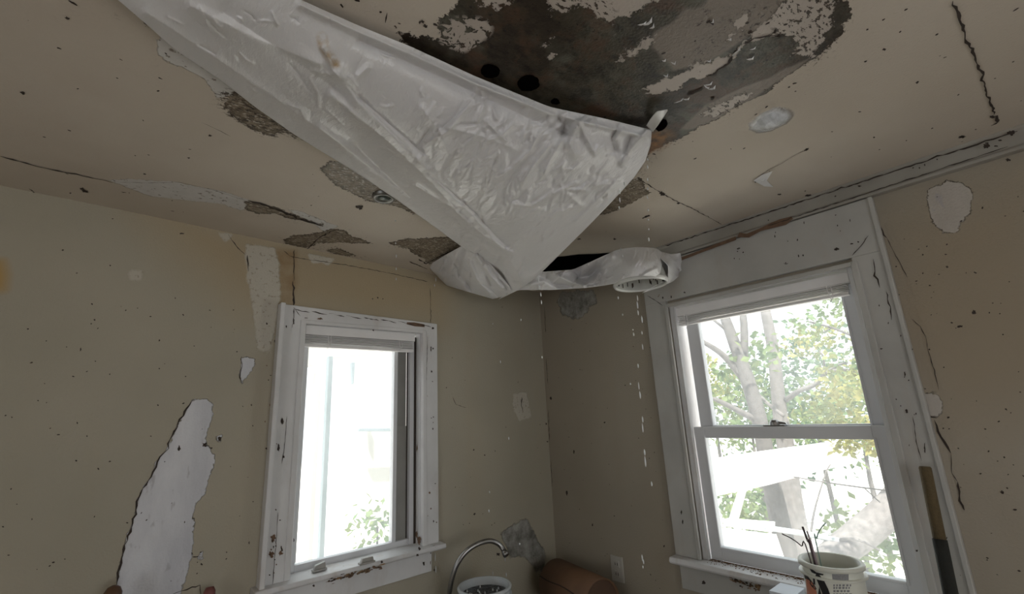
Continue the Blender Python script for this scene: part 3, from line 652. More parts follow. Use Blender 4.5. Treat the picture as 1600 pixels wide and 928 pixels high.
def sash(name, xa, xb, ya, yb, za, zb, stile, bot, top, mat=M['vinyl']):
    r = MB(); r.box((xa, ya, za), (xb, ya+stile, zb)); r.box((xa, yb-stile, za), (xb, yb, zb)); r.box((xa+.001, ya+stile, za), (xb-.001, yb-stile, za+bot)); r.box((xa+.001, ya+stile, zb-top), (xb-.001, yb-stile, zb))
    s_ = .008; r.box((xa-.004, ya+stile-s_, za+bot-s_), (xa, ya+stile, zb-top+s_)); r.box((xa-.004, yb-stile, za+bot-s_), (xa, yb-stile+s_, zb-top+s_)); r.box((xa-.004, ya+stile, za+bot-s_), (xa, yb-stile, za+bot))
    return part(r, name, mat, w2, .0015)
up = sash('upper_sash', .060, .090, -1.585, -.905, 1.51, 2.085, .060, .05, .055)
lo = sash('lower_sash', .024, .054, -1.580, -.890, 1.030, 1.556, .048, .052, .046)
part(MB().box((.073, -1.53, 1.55), (.077, -.96, 2.035)), 'glass', M['glass'], up, 0)
part(MB().box((.037, -1.54, 1.08), (.041, -.93, 1.512)), 'glass', M['glass'], lo, 0)
lk = MB(); p = onX(1212, 663, .05)
lk.box((.028, p.y-.04, 1.556), (.055, p.y+.04, 1.561)); lk.lathe([(0, .020), (.012, .020), (.017, .012), (.019, .0)], (.042, p.y, 1.560), 16); lk.prism([(.036, p.y-.045, 1.562), (.036, p.y, 1.564), (.036, p.y, 1.577), (.036, p.y-.040, 1.570)], (.012, 0, 0))
part(lk, 'sash_lock', M['steel'], lo, .001)
st = MB(); st.prism([(-.062, -1.70, 1.005), (-.068, -1.70, 1.014), (-.062, -1.70, 1.030), (.024, -1.70, 1.030), (.024, -1.70, 1.0), (0, -1.70, 1.0)], (0, .955, 0))
sill2 = part(st, 'sill', M['sill'], w2, .003)
part(MB().box((-.022, -1.66, .905), (0, -.765, 1.0)), 'apron', M['trim2'], w2, .002)
k2 = MB(); FR = lambda a, b: onX(a, b, -.0225); FR2 = lambda a, b: onX(a, b, -.0225)
ribbon(k2, [FR(1331, 400), FR(1345, 384), FR(1357, 368)], .0022, NR, 1, .4); ribbon(k2, [FR(1012, 462), FR(1025, 470), FR(1036, 478)], .0022, NR, 1, .4)
for x, y, rx, ry in [(1036,465,1.5,3),(1049,464,1.5,3),(1070,457,2,1.5),(1155,388,2,1.5),(1248,400,1.5,3),(1255,399,2,2),(1308,389,5,3),(1331,381,3,1.5),(1341,378,2,1.5),(1366,435,1,0),(1153,389,2,1.5),(1228,411,1,1),(1377,545,3,1.5),(1414,585,1.2,4),(1417,642,3,4),(1433,860,3,2),(1066,675,1,3),(1065,800,2,4),(1067,815,1.5,4),(1100,910,4,4),(1445,700,1.5,10)]:
    if rx and ry: pxblob(k2, FR, x, y, rx, ry, NR, 1)
ribbon(k2, [FR(1364, 405), FR(1369, 430), FR(1375, 450)], .004, NR, 1); ribbon(k2, [FR(1386, 455), FR(1390, 480), FR(1393, 500)], .003, NR, 1)
ribbon(k2, [FR(1426, 650), FR(1432, 690), FR(1440, 720)], .0018, NR, 1); ribbon(k2, [FR(1225, 411), FR(1228, 413), FR(1232, 411)], .002, NR, 1)
for _ in range(46):
    t_ = random.random(); pxblob(k2, FR, 1142+46*t_, 904+15*t_+random.gauss(0, 3.5), random.uniform(1.2, 5), random.uniform(.8, 2.6), NR, random.choice([0, 0, 2, 1]), .4, 12)
0 and pxpoly(k2, FR, [(1300,326),(1345,314),(1352,320),(1344,332),(1320,334),(1296,336)], NR, 2, .002, 2)
for _ in range(40):
    t = random.random(); x, y = (random.uniform(1060, 1340), 0) if t < .4 else (0, random.uniform(420, 900))
    if t < .4: y = 440-(x-1060)*.28-random.uniform(8, 50)
    else: x = 1352+(y-420)*.21+random.uniform(0, 50)
    pxblob(k2, FR, x, y, random.uniform(.5, 1.4), random.uniform(.6, 2.2), NR, 1, 0, 8)
part(k2, 'paint_chips', [M['chip'], M['speck'], M['ochre_wood']], casing2, 0)
db = MB()
n_d = 90; e1 = [Vector((.022, -.89-.68*i/n_d, 1.0308)) for i in range(n_d+1)]; e2 = [Vector((.022-random.uniform(.004, .017), -.89-.68*i/n_d, 1.0308)) for i in range(n_d+1)]
db.add(e1+e2, [(i, i+1, n_d+2+i, n_d+1+i) for i in range(n_d)])
for _ in range(700):
    yy = -random.uniform(.89, 1.56); xx = .018-abs(random.gauss(0, .012)); r = random.uniform(.001, .0038)
    if random.random() < .3: xx = random.uniform(-.045, .015)
    cc = Vector((xx, yy, 1.0305)); db.add([cc+Vector((r, 0, 0)), cc+Vector((-r*.5, r, 0)), cc+Vector((-r*.6, -r, 0)), cc+Vector((0, 0, r*.9))], [(0,1,3), (1,2,3), (2,0,3), (0,2,1)])
o = part(db, 'debris', M['soil'], sill2, 0); o['kind'] = 'stuff'
b2 = empty('window_blind', (.02, -1.23, 2.05), 'wide white mini blind drawn up at the top of the larger right window', 'blind', 'raised window blinds')
part(MB().box((.012, -1.572, 2.052), (.044, -.885, 2.092)), 'headrail', M['blind'], b2, .004)
q = MB()
for i in range(5): q.box((.010+.003*(i % 2), -1.560, 2.024+i*.006), (.038, -.893, 2.0268+i*.006))
part(q, 'slats', M['blind'], b2, .0005)
part(MB().box((.012, -1.560, 2.008), (.038, -.893, 2.020)), 'bottom_rail', M['blind'], b2, .003)
for yy in (-.93, -1.50):
    cq = MB(); cq.tube([(.008, yy, 2.06), (.006, yy, 2.03), (.009, yy-.006, 2.0), (.012, yy, 1.992)], .0015, 6); cq.tube([(.009, yy-.012, 2.05), (.007, yy-.014, 2.01), (.01, yy-.006, 2.0)], .0014, 6)
    part(cq, 'cord', M['blind'], b2, 0)

# ------------------------------------------------------------------ plastic sheet under the ceiling
def rbf(ctrl):
    X = np.array([c_[:2] for c_ in ctrl], float)/400; v = np.array([c_[2] for c_ in ctrl]); n = len(X)
    def phi(r): return np.where(r > 1e-9, r*r*np.log(np.maximum(r, 1e-9)), 0)
    K = phi(np.linalg.norm(X[:, None]-X[None], axis=2))+np.eye(n)*1e-4; Pm = np.hstack([np.ones((n, 1)), X])
    A = np.block([[K, Pm], [Pm.T, np.zeros((3, 3))]]); w = np.linalg.solve(A, np.r_[v, 0, 0, 0])
    def f(Q):
        Q = np.asarray(Q, float)/400; r = np.linalg.norm(Q[:, None]-X[None], axis=2); return phi(r)@w[:n]+w[n]+Q@w[n+1:]
    return f
def resample(pts, n):
    p = np.array(pts, float); d = np.r_[0, np.cumsum(np.hypot(*np.diff(p, axis=0).T))]; s = np.linspace(0, d[-1], n)
    q = np.stack([np.interp(s, d, p[:, 0]), np.interp(s, d, p[:, 1])], 1)
    k = max(3, n//40) | 1; ker = np.ones(k)/k; pad = np.pad(q, ((k//2, k//2), (0, 0)), 'edge'); r = np.stack([np.convolve(pad[:, i], ker, 'valid') for i in (0, 1)], 1); r[0] = q[0]; r[-1] = q[-1]; return r
def coons(A, B, D, Cc, ns, nt):
    A = resample(A, ns); B = resample(B, ns); D = resample(D, nt); Cc = resample(Cc, nt)
    s = np.linspace(0, 1, ns)[:, None, None]; t = np.linspace(0, 1, nt)[None, :, None]
    P = (1-t)*A[:, None]+t*B[:, None]+(1-s)*D[None]+s*Cc[None]-((1-s)*(1-t)*A[0]+s*(1-t)*A[-1]+(1-s)*t*B[0]+s*t*B[-1])
    return P.reshape(-1, 2)
def poly_dist(Q, pl):
    d = np.full(len(Q), 1e9); pl = np.array(pl, float)
    for a, b in zip(pl[:-1], pl[1:]):
        ab = b-a; t = np.clip(((Q-a)@ab)/(ab@ab), 0, 1); d = np.minimum(d, np.hypot(*(Q-(a+t[:, None]*ab)).T))
    return d
def drape(name, Q, ns, nt, drop, parent, mat, thick=.0012, rust=None, z_of=None):
    if rust is None: rust = np.full(len(Q), -1.0)
    vs = []
    for (px, py), dr in zip(Q, drop):
        vs.append(tuple(onZ(px, py, 2.4-dr)))
    fs = [(i*nt+j, i*nt+j+1, (i+1)*nt+j+1, (i+1)*nt+j) for i in range(ns-1) for j in range(nt-1)]
    b = MB(); b.v = vs; b.f = fs; b.m = [0]*len(fs); o = b.build(name, mat, parent, smooth=True)
    if rust is not None:
        a = o.data.attributes.new('rust', 'FLOAT', 'POINT'); a.data.foreach_set('value', rust.astype(np.float32))
    md = o.modifiers.new('thickness', 'SOLIDIFY'); md.thickness = thick; md.offset = 0; return o
sheet = empty('plastic_sheet', C(620, 200)+Vector((0, 0, -.03)), 'large crumpled white plastic sheet stapled under the stained ceiling, drooping to a point', 'plastic sheet')
ctrl = [(330,-60,.018),(470,0,.018),(560,40,.016),(640,72,.014),(740,118,.014),(860,165,.026),(940,185,.018),(1018,203,.014),
    (110,-60,.02),(185,0,.02),(270,75,.016),(345,125,.016),(460,210,.018),(545,262,.022),(620,312,.034),(680,355,.052),(725,388,.075),(753,402,.105),(797,452,.190),(779,468,.205),
    (1015,240,.045),(985,285,.080),(930,342,.120),(862,410,.170),(812,452,.198),
    (350,50,.045),(500,110,.065),(600,150,.070),(700,200,.090),(560,220,.055),(640,250,.085),(750,300,.125),(850,260,.100),(920,240,.075),(800,370,.160),(700,320,.085),(760,350,.135),(960,260,.070)]
fdrop = rbf(ctrl)
NS, NTT = 500, 190
A_ = [(340,-60),(470,0),(560,40),(640,72),(740,118),(800,143),(856,166),(872,170),(940,184),(1018,203)]
B_ = [(105,-60),(185,0),(232,40),(270,75),(345,125),(400,168),(460,210),(500,235),(545,262),(620,312),(680,355),(725,388),(753,402),(778,430),(797,452),(779,468)]
C_ = [(1018,203),(1017,225),(1008,252),(990,278),(970,300),(930,342),(896,376),(862,410),(835,436),(812,452),(779,468)]
D_ = [(340,-60),(220,-62),(105,-60)]
Q = coons(A_, B_, D_, C_, NS, NTT); dr = fdrop(Q)
RIDGES = [  # (pixel polyline, amplitude, width px)
    ([(530,112),(560,160),(640,235),(700,300),(760,360),(800,410),(815,440)], .012, 12),
    ([(520,150),(600,215),(660,270),(720,335),(770,400)], .010, 9),
    ([(560,150),(610,195),(650,230),(662,240)], -.006, 4), ([(540,130),(580,175),(640,235)], -.005, 4),
    ([(560,230),(620,290),(680,345),(740,385),(780,430)], -.016, 16),
    ([(500,200),(580,262),(640,310),(700,355),(750,395)], .008, 10),
    ([(300,10),(400,60),(500,100)], .008, 14), ([(230,20),(330,85),(440,160),(540,230)], .006, 12), ([(350,20),(450,85),(540,150)], -.008, 16),
    ([(470,8),(560,50),(640,84),(740,130),(860,178),(1010,214)], .009, 6), ([(560,62),(640,98),(740,145),(850,196),(900,215)], -.010, 11),
    ([(745,140),(735,160),(715,185),(700,205),(668,222)], .006, 4), ([(752,145),(756,165),(745,190)], .005, 3.5), ([(738,155),(720,172),(690,200)], -.004, 3),
    ([(770,165),(775,185)], .005, 3), ([(800,195),(785,210),(760,220)], .005, 3), ([(838,215),(828,235),(800,262),(780,275)], .006, 4), ([(860,225),(840,250),(815,285),(800,312)], .007, 4),
    ([(880,215),(862,245),(850,270)], .006, 4), ([(900,200),(890,225),(898,240)], .010, 6), ([(870,180),(882,195),(880,205)], -.014, 9), ([(905,190),(915,215),(930,240)], .006, 4),
    ([(1010,205),(985,232),(972,255)], .010, 4), ([(965,200),(955,215),(960,235)], -.009, 6), ([(985,215),(978,240)], -.008, 6),
    ([(900,285),(870,300),(830,322),(800,318)], .005, 4), ([(890,305),(905,320),(870,330),(860,340)], .004, 5), ([(930,290),(950,285)], .006, 4), ([(960,285),(945,300),(900,345)], .005, 4),
    ([(660,170),(690,210),(700,240),(690,260)], .005, 8), ([(760,190),(790,220)], .005, 4), ([(700,200),(760,215),(800,230)], .003, 5), ([(650,290),(700,320),(760,370),(800,395)], .009, 5), ([(670,270),(740,330),(790,385)], -.006, 4),
    ([(505,75),(520,110),(530,120)], .006, 4), ([(490,110),(520,118)], .005, 5), ([(560,118),(575,105)], .005, 6)]
for pl, am, wd in RIDGES:
    d = poly_dist(Q, pl); dr = dr + am*1.35*np.exp(-(d/(wd*.9))**1.35)
for _ in range(300):
    cx_, cy_ = random.choice([(random.uniform(640, 980), random.uniform(150, 340)), (random.uniform(700, 960), random.uniform(190, 320)), (random.uniform(260, 700), random.uniform(20, 330)), (random.uniform(700, 860), random.uniform(300, 440))])
    a_ = random.gauss(2.25, .35) if cx_ > 640 else random.gauss(.75, .35)
    L_ = random.uniform(6, 26); w_ = random.uniform(2.2, 4.5); b_ = random.gauss(0, .35)
    p0 = (cx_-L_*math.cos(a_), cy_-L_*math.sin(a_)); p2_ = (cx_+L_*math.cos(a_+b_), cy_+L_*math.sin(a_+b_))
    box = (np.abs(Q[:, 0]-cx_) < L_+15) & (np.abs(Q[:, 1]-cy_) < L_+15)
    if not box.any(): continue
    q_ = Q[box]; dd_ = poly_dist(q_, [p0, (cx_, cy_), p2_]); ll = np.clip(1-np.hypot(q_[:, 0]-cx_, q_[:, 1]-cy_)/(L_*1.15), 0, 1)
    dr[box] += random.choice([1, 1, -1])*random.uniform(.0018, .0066)*np.exp(-dd_/w_*1.3)*ll**.5
dr = np.maximum(dr, .004)
rst = .02-poly_dist(Q, [(503,58),(507,76),(516,90),(526,100)])*.0030
drape('front_panel', Q, NS, NTT, dr, sheet, M['sheet'], rust=rst)
# folded pocket at the lower left, behind the point
QP = coons([(722,384),(740,392),(757,402),(782,430),(800,452)], [(668,415),(676,424),(698,446),(735,457),(770,467)], [(722,384),(700,396),(668,415)], [(800,452),(790,462),(770,467)], 110, 64)
fp = rbf([(722,384,.05),(757,402,.09),(782,430,.15),(800,452,.188),(668,415,.012),(698,446,.085),(735,457,.15),(770,467,.197),(700,396,.03),(715,420,.07),(745,435,.13)])
dp = fp(QP)
for pl, am, wd in [([(715,395),(702,425),(695,435)], .010, 5), ([(728,392),(720,430),(735,450)], -.010, 5), ([(745,400),(765,430),(785,450)], .012, 4), ([(735,410),(745,435),(765,458)], .008, 4), ([(755,415),(768,445)], -.008, 3), ([(700,400),(688,420)], -.007, 4)]:
    dp = dp + am*np.exp(-(poly_dist(QP, pl)/wd)**2)
def creases(Qq, dd, n, x0_, x1_, ya, yb, a0, amp):
    for _ in range(n):
        cx_, cy_ = random.uniform(x0_, x1_), random.uniform(ya, yb); a_ = random.gauss(a0, .3); L_ = random.uniform(5, 18)
        dl = poly_dist(Qq, [(cx_-L_*math.cos(a_), cy_-L_*math.sin(a_)), (cx_+L_*.2, cy_), (cx_+L_*math.cos(a_), cy_+L_*math.sin(a_))])
        dd = dd+random.choice([1, -1])*random.uniform(.4, 1)*amp*np.exp(-dl/random.uniform(1.2, 2.6))
    return dd
dp = creases(QP, dp, 30, 680, 790, 395, 460, 1.0, .006)
drape('folded_pocket', QP, 110, 64, dp+.004, sheet, M['sheet'])
# strap at the right corner
QS = coons([(1010,196),(1016,186),(1026,174),(1043,171)], [(1020,206),(1028,196),(1036,184),(1043,173)], [(1010,196),(1020,206)], [(1043,171),(1043,173)], 24, 10)
drape('corner_tie', QS, 24, 10, .016+.012*np.sin(np.linspace(0, 3, 240)), sheet, M['tub_rim'])
# second sheet: trough behind, towards the right window
sh2 = empty('plastic_sheet', onZ(900, 430, 2.22), 'narrow strip of white plastic slung behind the big sheet, running to the clear tub', 'plastic sheet')
QT = coons([(790,450),(841,425),(870,423),(896,421),(925,408),(962,391),(979,387),(1000,386),(1024,387),(1036,395),(1050,402)], [(790,458),(812,453),(860,453),(913,450),(945,446),(961,443),(968,438),(982,433),(1000,431),(1020,431),(1034,434),(1040,440)], [(790,450),(790,458)], [(1050,402),(1046,420),(1040,440)], 260, 50)
ft = rbf([(790,455,.185),(841,425,.150),(896,421,.135),(925,408,.12),(962,391,.115),(1000,386,.105),(1036,395,.10),(1050,402,.11),(812,453,.195),(860,453,.20),(913,450,.215),(961,443,.255),(1000,431,.262),(1040,440,.235),(880,438,.17),(940,430,.165),(1000,408,.205),(980,410,.195),(1022,408,.19)])
dt = ft(QT)
for pl, am, wd in [([(865,428),(890,440),(912,447)], .016, 5), ([(896,422),(905,435),(925,430),(950,405)], -.016, 6), ([(925,448),(935,425),(955,402)], .012, 5), ([(845,432),(870,445),(905,449)], -.010, 4), ([(830,445),(850,440)], .008, 5), ([(1024,392),(1030,410),(1028,425)], .010, 4), ([(1002,432),(1012,426),(1024,420)], .008, 3)]:
    dt = dt + am*np.exp(-(poly_dist(QT, pl)/wd)**2)
dt = creases(QT, dt, 26, 840, 965, 400, 450, 2.4, .006); dt = creases(QT, dt, 12, 975, 1040, 392, 430, 2.0, .004)
drape('strip', QT, 260, 50, dt+.006, sh2, M['sheet'])
QF = coons([(1018,390),(1036,394),(1048,397),(1063,395)], [(1003,458),(1030,449),(1051,440),(1068,425)], [(1018,390),(1044,415),(1044,435),(1003,458)], [(1063,395),(1066,410),(1068,425)], 50, 40)
ff = rbf([(1018,390,.10),(1044,415,.20),(1044,435,.225),(1003,458,.262),(1030,449,.235),(1051,440,.20),(1063,395,.075),(1068,425,.13),(1048,397,.085),(1055,418,.145)])
df_ = ff(QF)
for pl, am, wd in [([(1040,398),(1052,408),(1064,422)], .012, 4), ([(1046,404),(1058,420)], -.010, 4), ([(1040,430),(1055,432)], .008, 4)]:
    df_ = df_ + am*np.exp(-(poly_dist(QF, pl)/wd)**2)
drape('side_flap', QF, 50, 40, df_+.003, sh2, M['sheet'])
# clear tub hanging in the strip, mouth down
tc = onZ(1001, 444, 2.15); R0 = .108
tub = empty('plastic_tub', tc, 'round cloudy plastic tub, mouth down, wrapped in plastic near the right window', 'tub')
tb = MB(); prof = [(R0, 0), (R0*.97, .02), (R0*.94, .05), (R0*.86, .085), (R0*.7, .10), (0, .105), (0, .098), (R0*.66, .094), (R0*.82, .078), (R0*.88, .05), (R0*.90, .02), (R0*.92, .0)]
tb.lathe(prof, tc, 64); part(tb, 'body', M['tub'], tub, 0, True)
rm = MB(); rm.lathe([(R0*.92, .010), (R0*.92, -.002), (R0*.96, -.007), (R0*1.01, -.006), (R0*1.05, .002), (R0*1.04, .010), (R0*.98, .013)], tc, 64); part(rm, 'rim', M['tub_rim'], tub, 0, True)
for i in range(16):
    a = random.uniform(-.3, 3.0); r = R0*.885; p = tc+Vector((r*math.cos(a), r*math.sin(a), random.uniform(.02, .05))); ins = MB(); ins.tube([p, p+Vector((0, 0, -random.uniform(.010, .022)))], random.uniform(.0014, .0028), 6)
    part(ins, 'drip_mark', M['speck'], tub, 0)
sp = C(1035, 437); q = MB(); pxblob(q, lambda a, b: onZ(a, b, 2.4-.252), 1037, 437, 4, 2.6, DN, 0, -.6); part(q, 'hole', M['void'], sh2, 0)
# ------------------------------------------------------------------ small fixtures on the ceiling
fx = C(600, 306)
fo = empty('ceiling_fixture', fx, 'small round metal fixture ring in the brown patch left of the plastic sheet', 'ceiling fixture')
q = MB(); q.lathe([(.0, -.004), (.020, -.005), (.026, -.012), (.034, -.013), (.038, -.008), (.040, .0)], fx, 32); part(q, 'ring', M['dark_metal'], fo, 0, True)
q = MB(); q.lathe([(0, -.016), (.012, -.015), (.022, -.010), (.025, -.006)], fx, 24); part(q, 'lens', simple('dark_glass', (.07, .09, .08), .12, .4, 60, .4), fo, 0, True)

# ------------------------------------------------------------------ water
def drop_mesh():
    b = MB(); prof = [(0, -1), (.35, -.93), (.72, -.65), (.95, -.25), (1, .05), (.85, .4), (.5, .75), (.18, .95), (0, 1.05)]; b.lathe(prof, (0, 0, 0), 10)
    o = b.build('water_drop', M['water'], smooth=True); return o
proto = drop_mesh(); used = [False]
def drop(p, r, h, label, group):
    o = proto if not used[0] else proto.copy()
    if used[0]: COL.objects.link(o)
    used[0] = True; o.location = p; o.scale = (r, r, h); tag(o, label, 'water drop', group)
def column(x, y, pys, label, group, r=.0021):
    """drops falling along the vertical line at plan position (x, y), at the given picture heights"""
    W_ = ['topmost', 'second', 'third', 'fourth', 'fifth', 'sixth', 'seventh', 'eighth', 'ninth', 'tenth', 'eleventh', 'twelfth', 'thirteenth', 'fourteenth', 'fifteenth', 'sixteenth', 'seventeenth', 'eighteenth', 'nineteenth', 'twentieth', 'twenty-first', 'twenty-second', 'twenty-third', 'twenty-fourth', 'twenty-fifth']
    for k_, (px, py, l) in enumerate(sorted(pys, key=lambda t_: t_[1])):
        d = ray(px, py); t = ((x-CAM.x)*d.x+(y-CAM.y)*d.y)/(d.x**2+d.y**2); z = CAM.z+d.z*t
        dd = (Vector((x, y, z))-CAM).dot(FW); p = CAM+d*(dd/d.dot(FW))
        drop(Vector((p.x, p.y, z)), r*random.uniform(1.0, 1.5), max(.003, l*.6*dd/F), (W_[k_]+' ' if k_ == 0 else W_[k_]+' from the top, ')+label, group)
tp = tc+Vector((-.02, -.01, 0))
column(tp.x, tp.y, [(996,466,8),(996,477,10),(997,489,7),(1003,499,10),(1003,520,5),(990,523,5),(1004,542,8),(997,572,6),(998,603,10),(1000,617,10),(1004,655,8),(1004,668,12),(1007,706,8),(1008,720,14),(1018,755,6),(1003,868,8),(1005,874,6),(989,516,2),(973,493,3),(985,600,3),(966,467,4),(1004,882,4),(1005,928,6)],
       'water drop falling from the cloudy tub', 'drops falling from the tub')
pl_ = onZ(671, 424, 2.385)
column(pl_.x, pl_.y, [(671,432,7),(671,444,8),(672,458,6),(672,470,8),(672,482,5),(672,496,7),(680,558,5),(682,588,3),(683,692,8),(681,732,6),(684,764,6),(682,848,6),(680,870,10),(681,889,9),(667,882,4),(664,898,4),(681,437,6),(679,446,4)],
       'water drop falling past the narrow window', 'drops falling past the left window')
column(onZ(845, 430, 2.22).x, onZ(845, 430, 2.22).y, [(841,437,8),(843,448,8),(845,460,6),(846,472,6),(814,500,3),(770,505,2),(782,565,4),(847,558,4),(795,685,4),(765,770,3),(764,800,4),(812,850,3)],
       'tiny drop falling in the corner between windows', 'drops in the corner')
cn = onZ(1013, 215, 2.36)
column(cn.x, cn.y, [(1012,250,4),(1012,262,6),(1012,282,5),(1012,296,4),(1012,310,5),(1013,330,4),(1013,345,3),(1014,360,4),(1014,376,6),(976,292,6),(969,305,8),(969,318,8),(968,330,5)],
       'fine drop below the big sheet right corner', 'drops falling from the sheet corner', .0015)
column(tc.x-.13, tc.y-.04, [(970,390,5),(973,402,8),(976,412,8),(984,402,4),(985,407,5),(977,419,5)], 'water drop in front of the cloudy tub', 'drops in front of the tub', .002)
column(onY(790, 875, -.25).x, -.25, [(789,868,6),(789,874,5),(770,896,5),(791,898,5),(766,903,3)], 'water drop falling from the faucet into the bucket', 'drops under the faucet', .0018)
column(onZ(619, 345, 2.38).x, onZ(619, 345, 2.38).y, [(618,345,3),(618,380,3),(619,400,5),(619,420,4),(619,436,4)], 'faint water drop left of the folded sheet', 'drops left of the fold', .0015)

# ------------------------------------------------------------------ counter run, sink, faucet, buckets
CT = .73
wt = MB(); wt.box((-1.45, -.60, CT-.035), (-1.02, -.005, CT)); wt.box((-.42, -.60, CT-.035), (-.005, -.005, CT)); wt.box((-1.02, -.12, CT-.035), (-.42, -.005, CT)); wt.box((-1.02, -.60, CT-.035), (-.42, -.52, CT)); wt.box((-.60, -1.52, CT-.035), (-.005, -.60, CT))
tag(wt.build('worktop', M['counter']), 'pale laminate worktop in the corner under both windows', 'worktop')
def cabinet(x0_, x1_, y0_, y1_, lab, axis):
    r = empty('base_cabinet', ((x0_+x1_)/2, (y0_+y1_)/2, 0), lab, 'cabinet', 'base cabinets under the worktop')
    b = MB(); b.box((x0_, y0_, .09), (x1_, y1_, CT-.035)); part(b, 'body', M['cabinet'], r)
    d = MB(); h = MB()
    if axis == 'y': d.box((x0_+.02, y0_-.018, .12), (x1_-.02, y0_, CT-.06)); h.tube([(x1_-.06, y0_-.018, .6), (x1_-.06, y0_-.04, .61), (x1_-.06, y0_-.04, .69), (x1_-.06, y0_-.018, .7)], .005, 8)
    else: d.box((x0_-.018, y0_+.02, .12), (x0_, y1_-.02, CT-.06)); h.tube([(x0_-.018, y0_+.06, .6), (x0_-.04, y0_+.06, .61), (x0_-.04, y0_+.06, .69), (x0_-.018, y0_+.06, .7)], .005, 8)
    dd = part(d, 'door', M['cabinet'], r); part(h, 'handle', M['steel'], dd, 0)
cabinet(-1.43, -1.03, -.57, -.01, 'painted base cabinet left of the sink', 'y'); cabinet(-.57, -.02, -1.50, -.62, 'painted base cabinet under the right window', 'x')
# sink
sk = MB(); a, b_, c_, d_ = -1.02, -.42, -.52, -.12
a += .006; b_ -= .006; c_ += .006; d_ -= .006
sk.box((a, c_, CT-.19), (b_, d_, CT-.185)); sk.box((a, c_, CT-.19), (a+.004, d_, CT+.003)); sk.box((b_-.004, c_, CT-.19), (b_, d_, CT+.003)); sk.box((a, c_, CT-.19), (b_, c_+.004, CT+.003)); sk.box((a, d_-.004, CT-.19), (b_, d_, CT+.003))
tag(sk.build('kitchen_sink', M['steel'], bevel=.002), 'steel kitchen sink below the faucet', 'sink')
# faucet
FP = [(703,950),(702,928),(706,905),(714,882),(728,862),(746,850),(764,845),(778,849),(786,858),(789,864)]
path = [onY(a_, b2_, -.25+.13*(1-i/9.0)) for i, (a_, b2_) in enumerate(FP)]
fb = path[0].copy()
fa = empty('faucet', (fb.x, fb.y, CT), 'tall gooseneck steel faucet arching over the bucket', 'faucet')
def catmull(P, k=6):
    P = [Vector(p) for p in P]; P = [P[0]*2-P[1]]+P+[P[-1]*2-P[-2]]; out = []
    for i in range(1, len(P)-2):
        for j in range(k):
            t = j/k; out.append(.5*((2*P[i])+(-P[i-1]+P[i+1])*t+(2*P[i-1]-5*P[i]+4*P[i+1]-P[i+2])*t*t+(-P[i-1]+3*P[i]-3*P[i+1]+P[i+2])*t**3))
    return out+[P[-2]]
q = MB(); q.tube([Vector((fb.x, fb.y, CT+.02))]+catmull(path), .0105, 16); part(q, 'spout', M['steel'], fa, 0, True)
e = path[-1]; dr_ = (path[-1]-path[-2]).normalized()
q = MB(); q.tube([e-dr_*.012, e-dr_*.002, e+dr_*.012, e+dr_*.014], [.0115, .0135, .0135, .010], 16); part(q, 'aerator', M['steel'], fa, 0, True)
q = MB(); q.lathe([(0, .04), (.018, .04), (.022, .03), (.024, .0)], (fb.x, fb.y, CT), 24); q.box((fb.x-.09, fb.y-.025, CT), (fb.x+.09, fb.y+.025, CT+.012)); part(q, 'base', M['steel'], fa, .002)
q = MB(); q.tube([(fb.x+.07, fb.y, CT+.012), (fb.x+.07, fb.y, CT+.04), (fb.x+.075, fb.y-.05, CT+.05)], .008, 10); part(q, 'handle', M['steel'], fa, 0, True)
# bucket under the faucet
def pail(name, c, rt_, rb_, h, mat, mrim, *t_):
    """c: rim centre"""
    base = Vector((c.x, c.y, c.z-h)); r = empty(name, base, *t_)
    b = MB(); b.lathe([(0, .002), (rb_, .002), (rb_+.002, .008), (rt_-.004, h-.035), (rt_-.004, h-.004), (rt_-.008, h-.004), (rt_-.009, h-.035), (rb_-.003, .010), (0, .010)], base, 56); part(b, 'body', mat, r, 0, True)
    b = MB(); b.lathe([(rt_-.008, h-.006), (rt_-.007, h), (rt_+.002, h), (rt_+.005, h-.004), (rt_+.004, h-.012), (rt_-.003, h-.014)], base, 56); b.lathe([(rt_-.005, h-.030), (rt_+.005, h-.031), (rt_+.005, h-.036), (rt_-.006, h-.038)], base, 56); part(b, 'rim', mrim, r, 0, True)
    return r, base
c1 = onY(757, 914, -.30)
pl1, base1 = pail('bucket', c1, .105, .085, c1.z-(CT-.185), M['pail_l'], M['pail_l'], 'pale plastic bucket of dark water under the faucet', 'bucket')
q = MB(); q.lathe([(0, 0), (.03, .001), (.06, -.001), (.096, 0)], (c1.x, c1.y, c1.z-.030), 40); part(q, 'dark_water', M['dark_water'], pl1, 0, True)
q = MB()
for i in range(16):
    a = random.uniform(0, 6.28); r = random.uniform(.0, .08); q = MB(); q.lathe([(0, .010), (.0025, .006), (.0035, 0)], (c1.x+r*math.cos(a), c1.y+r*math.sin(a), c1.z-.030), 8); part(q, 'splash', M['water'], pl1, 0, True)

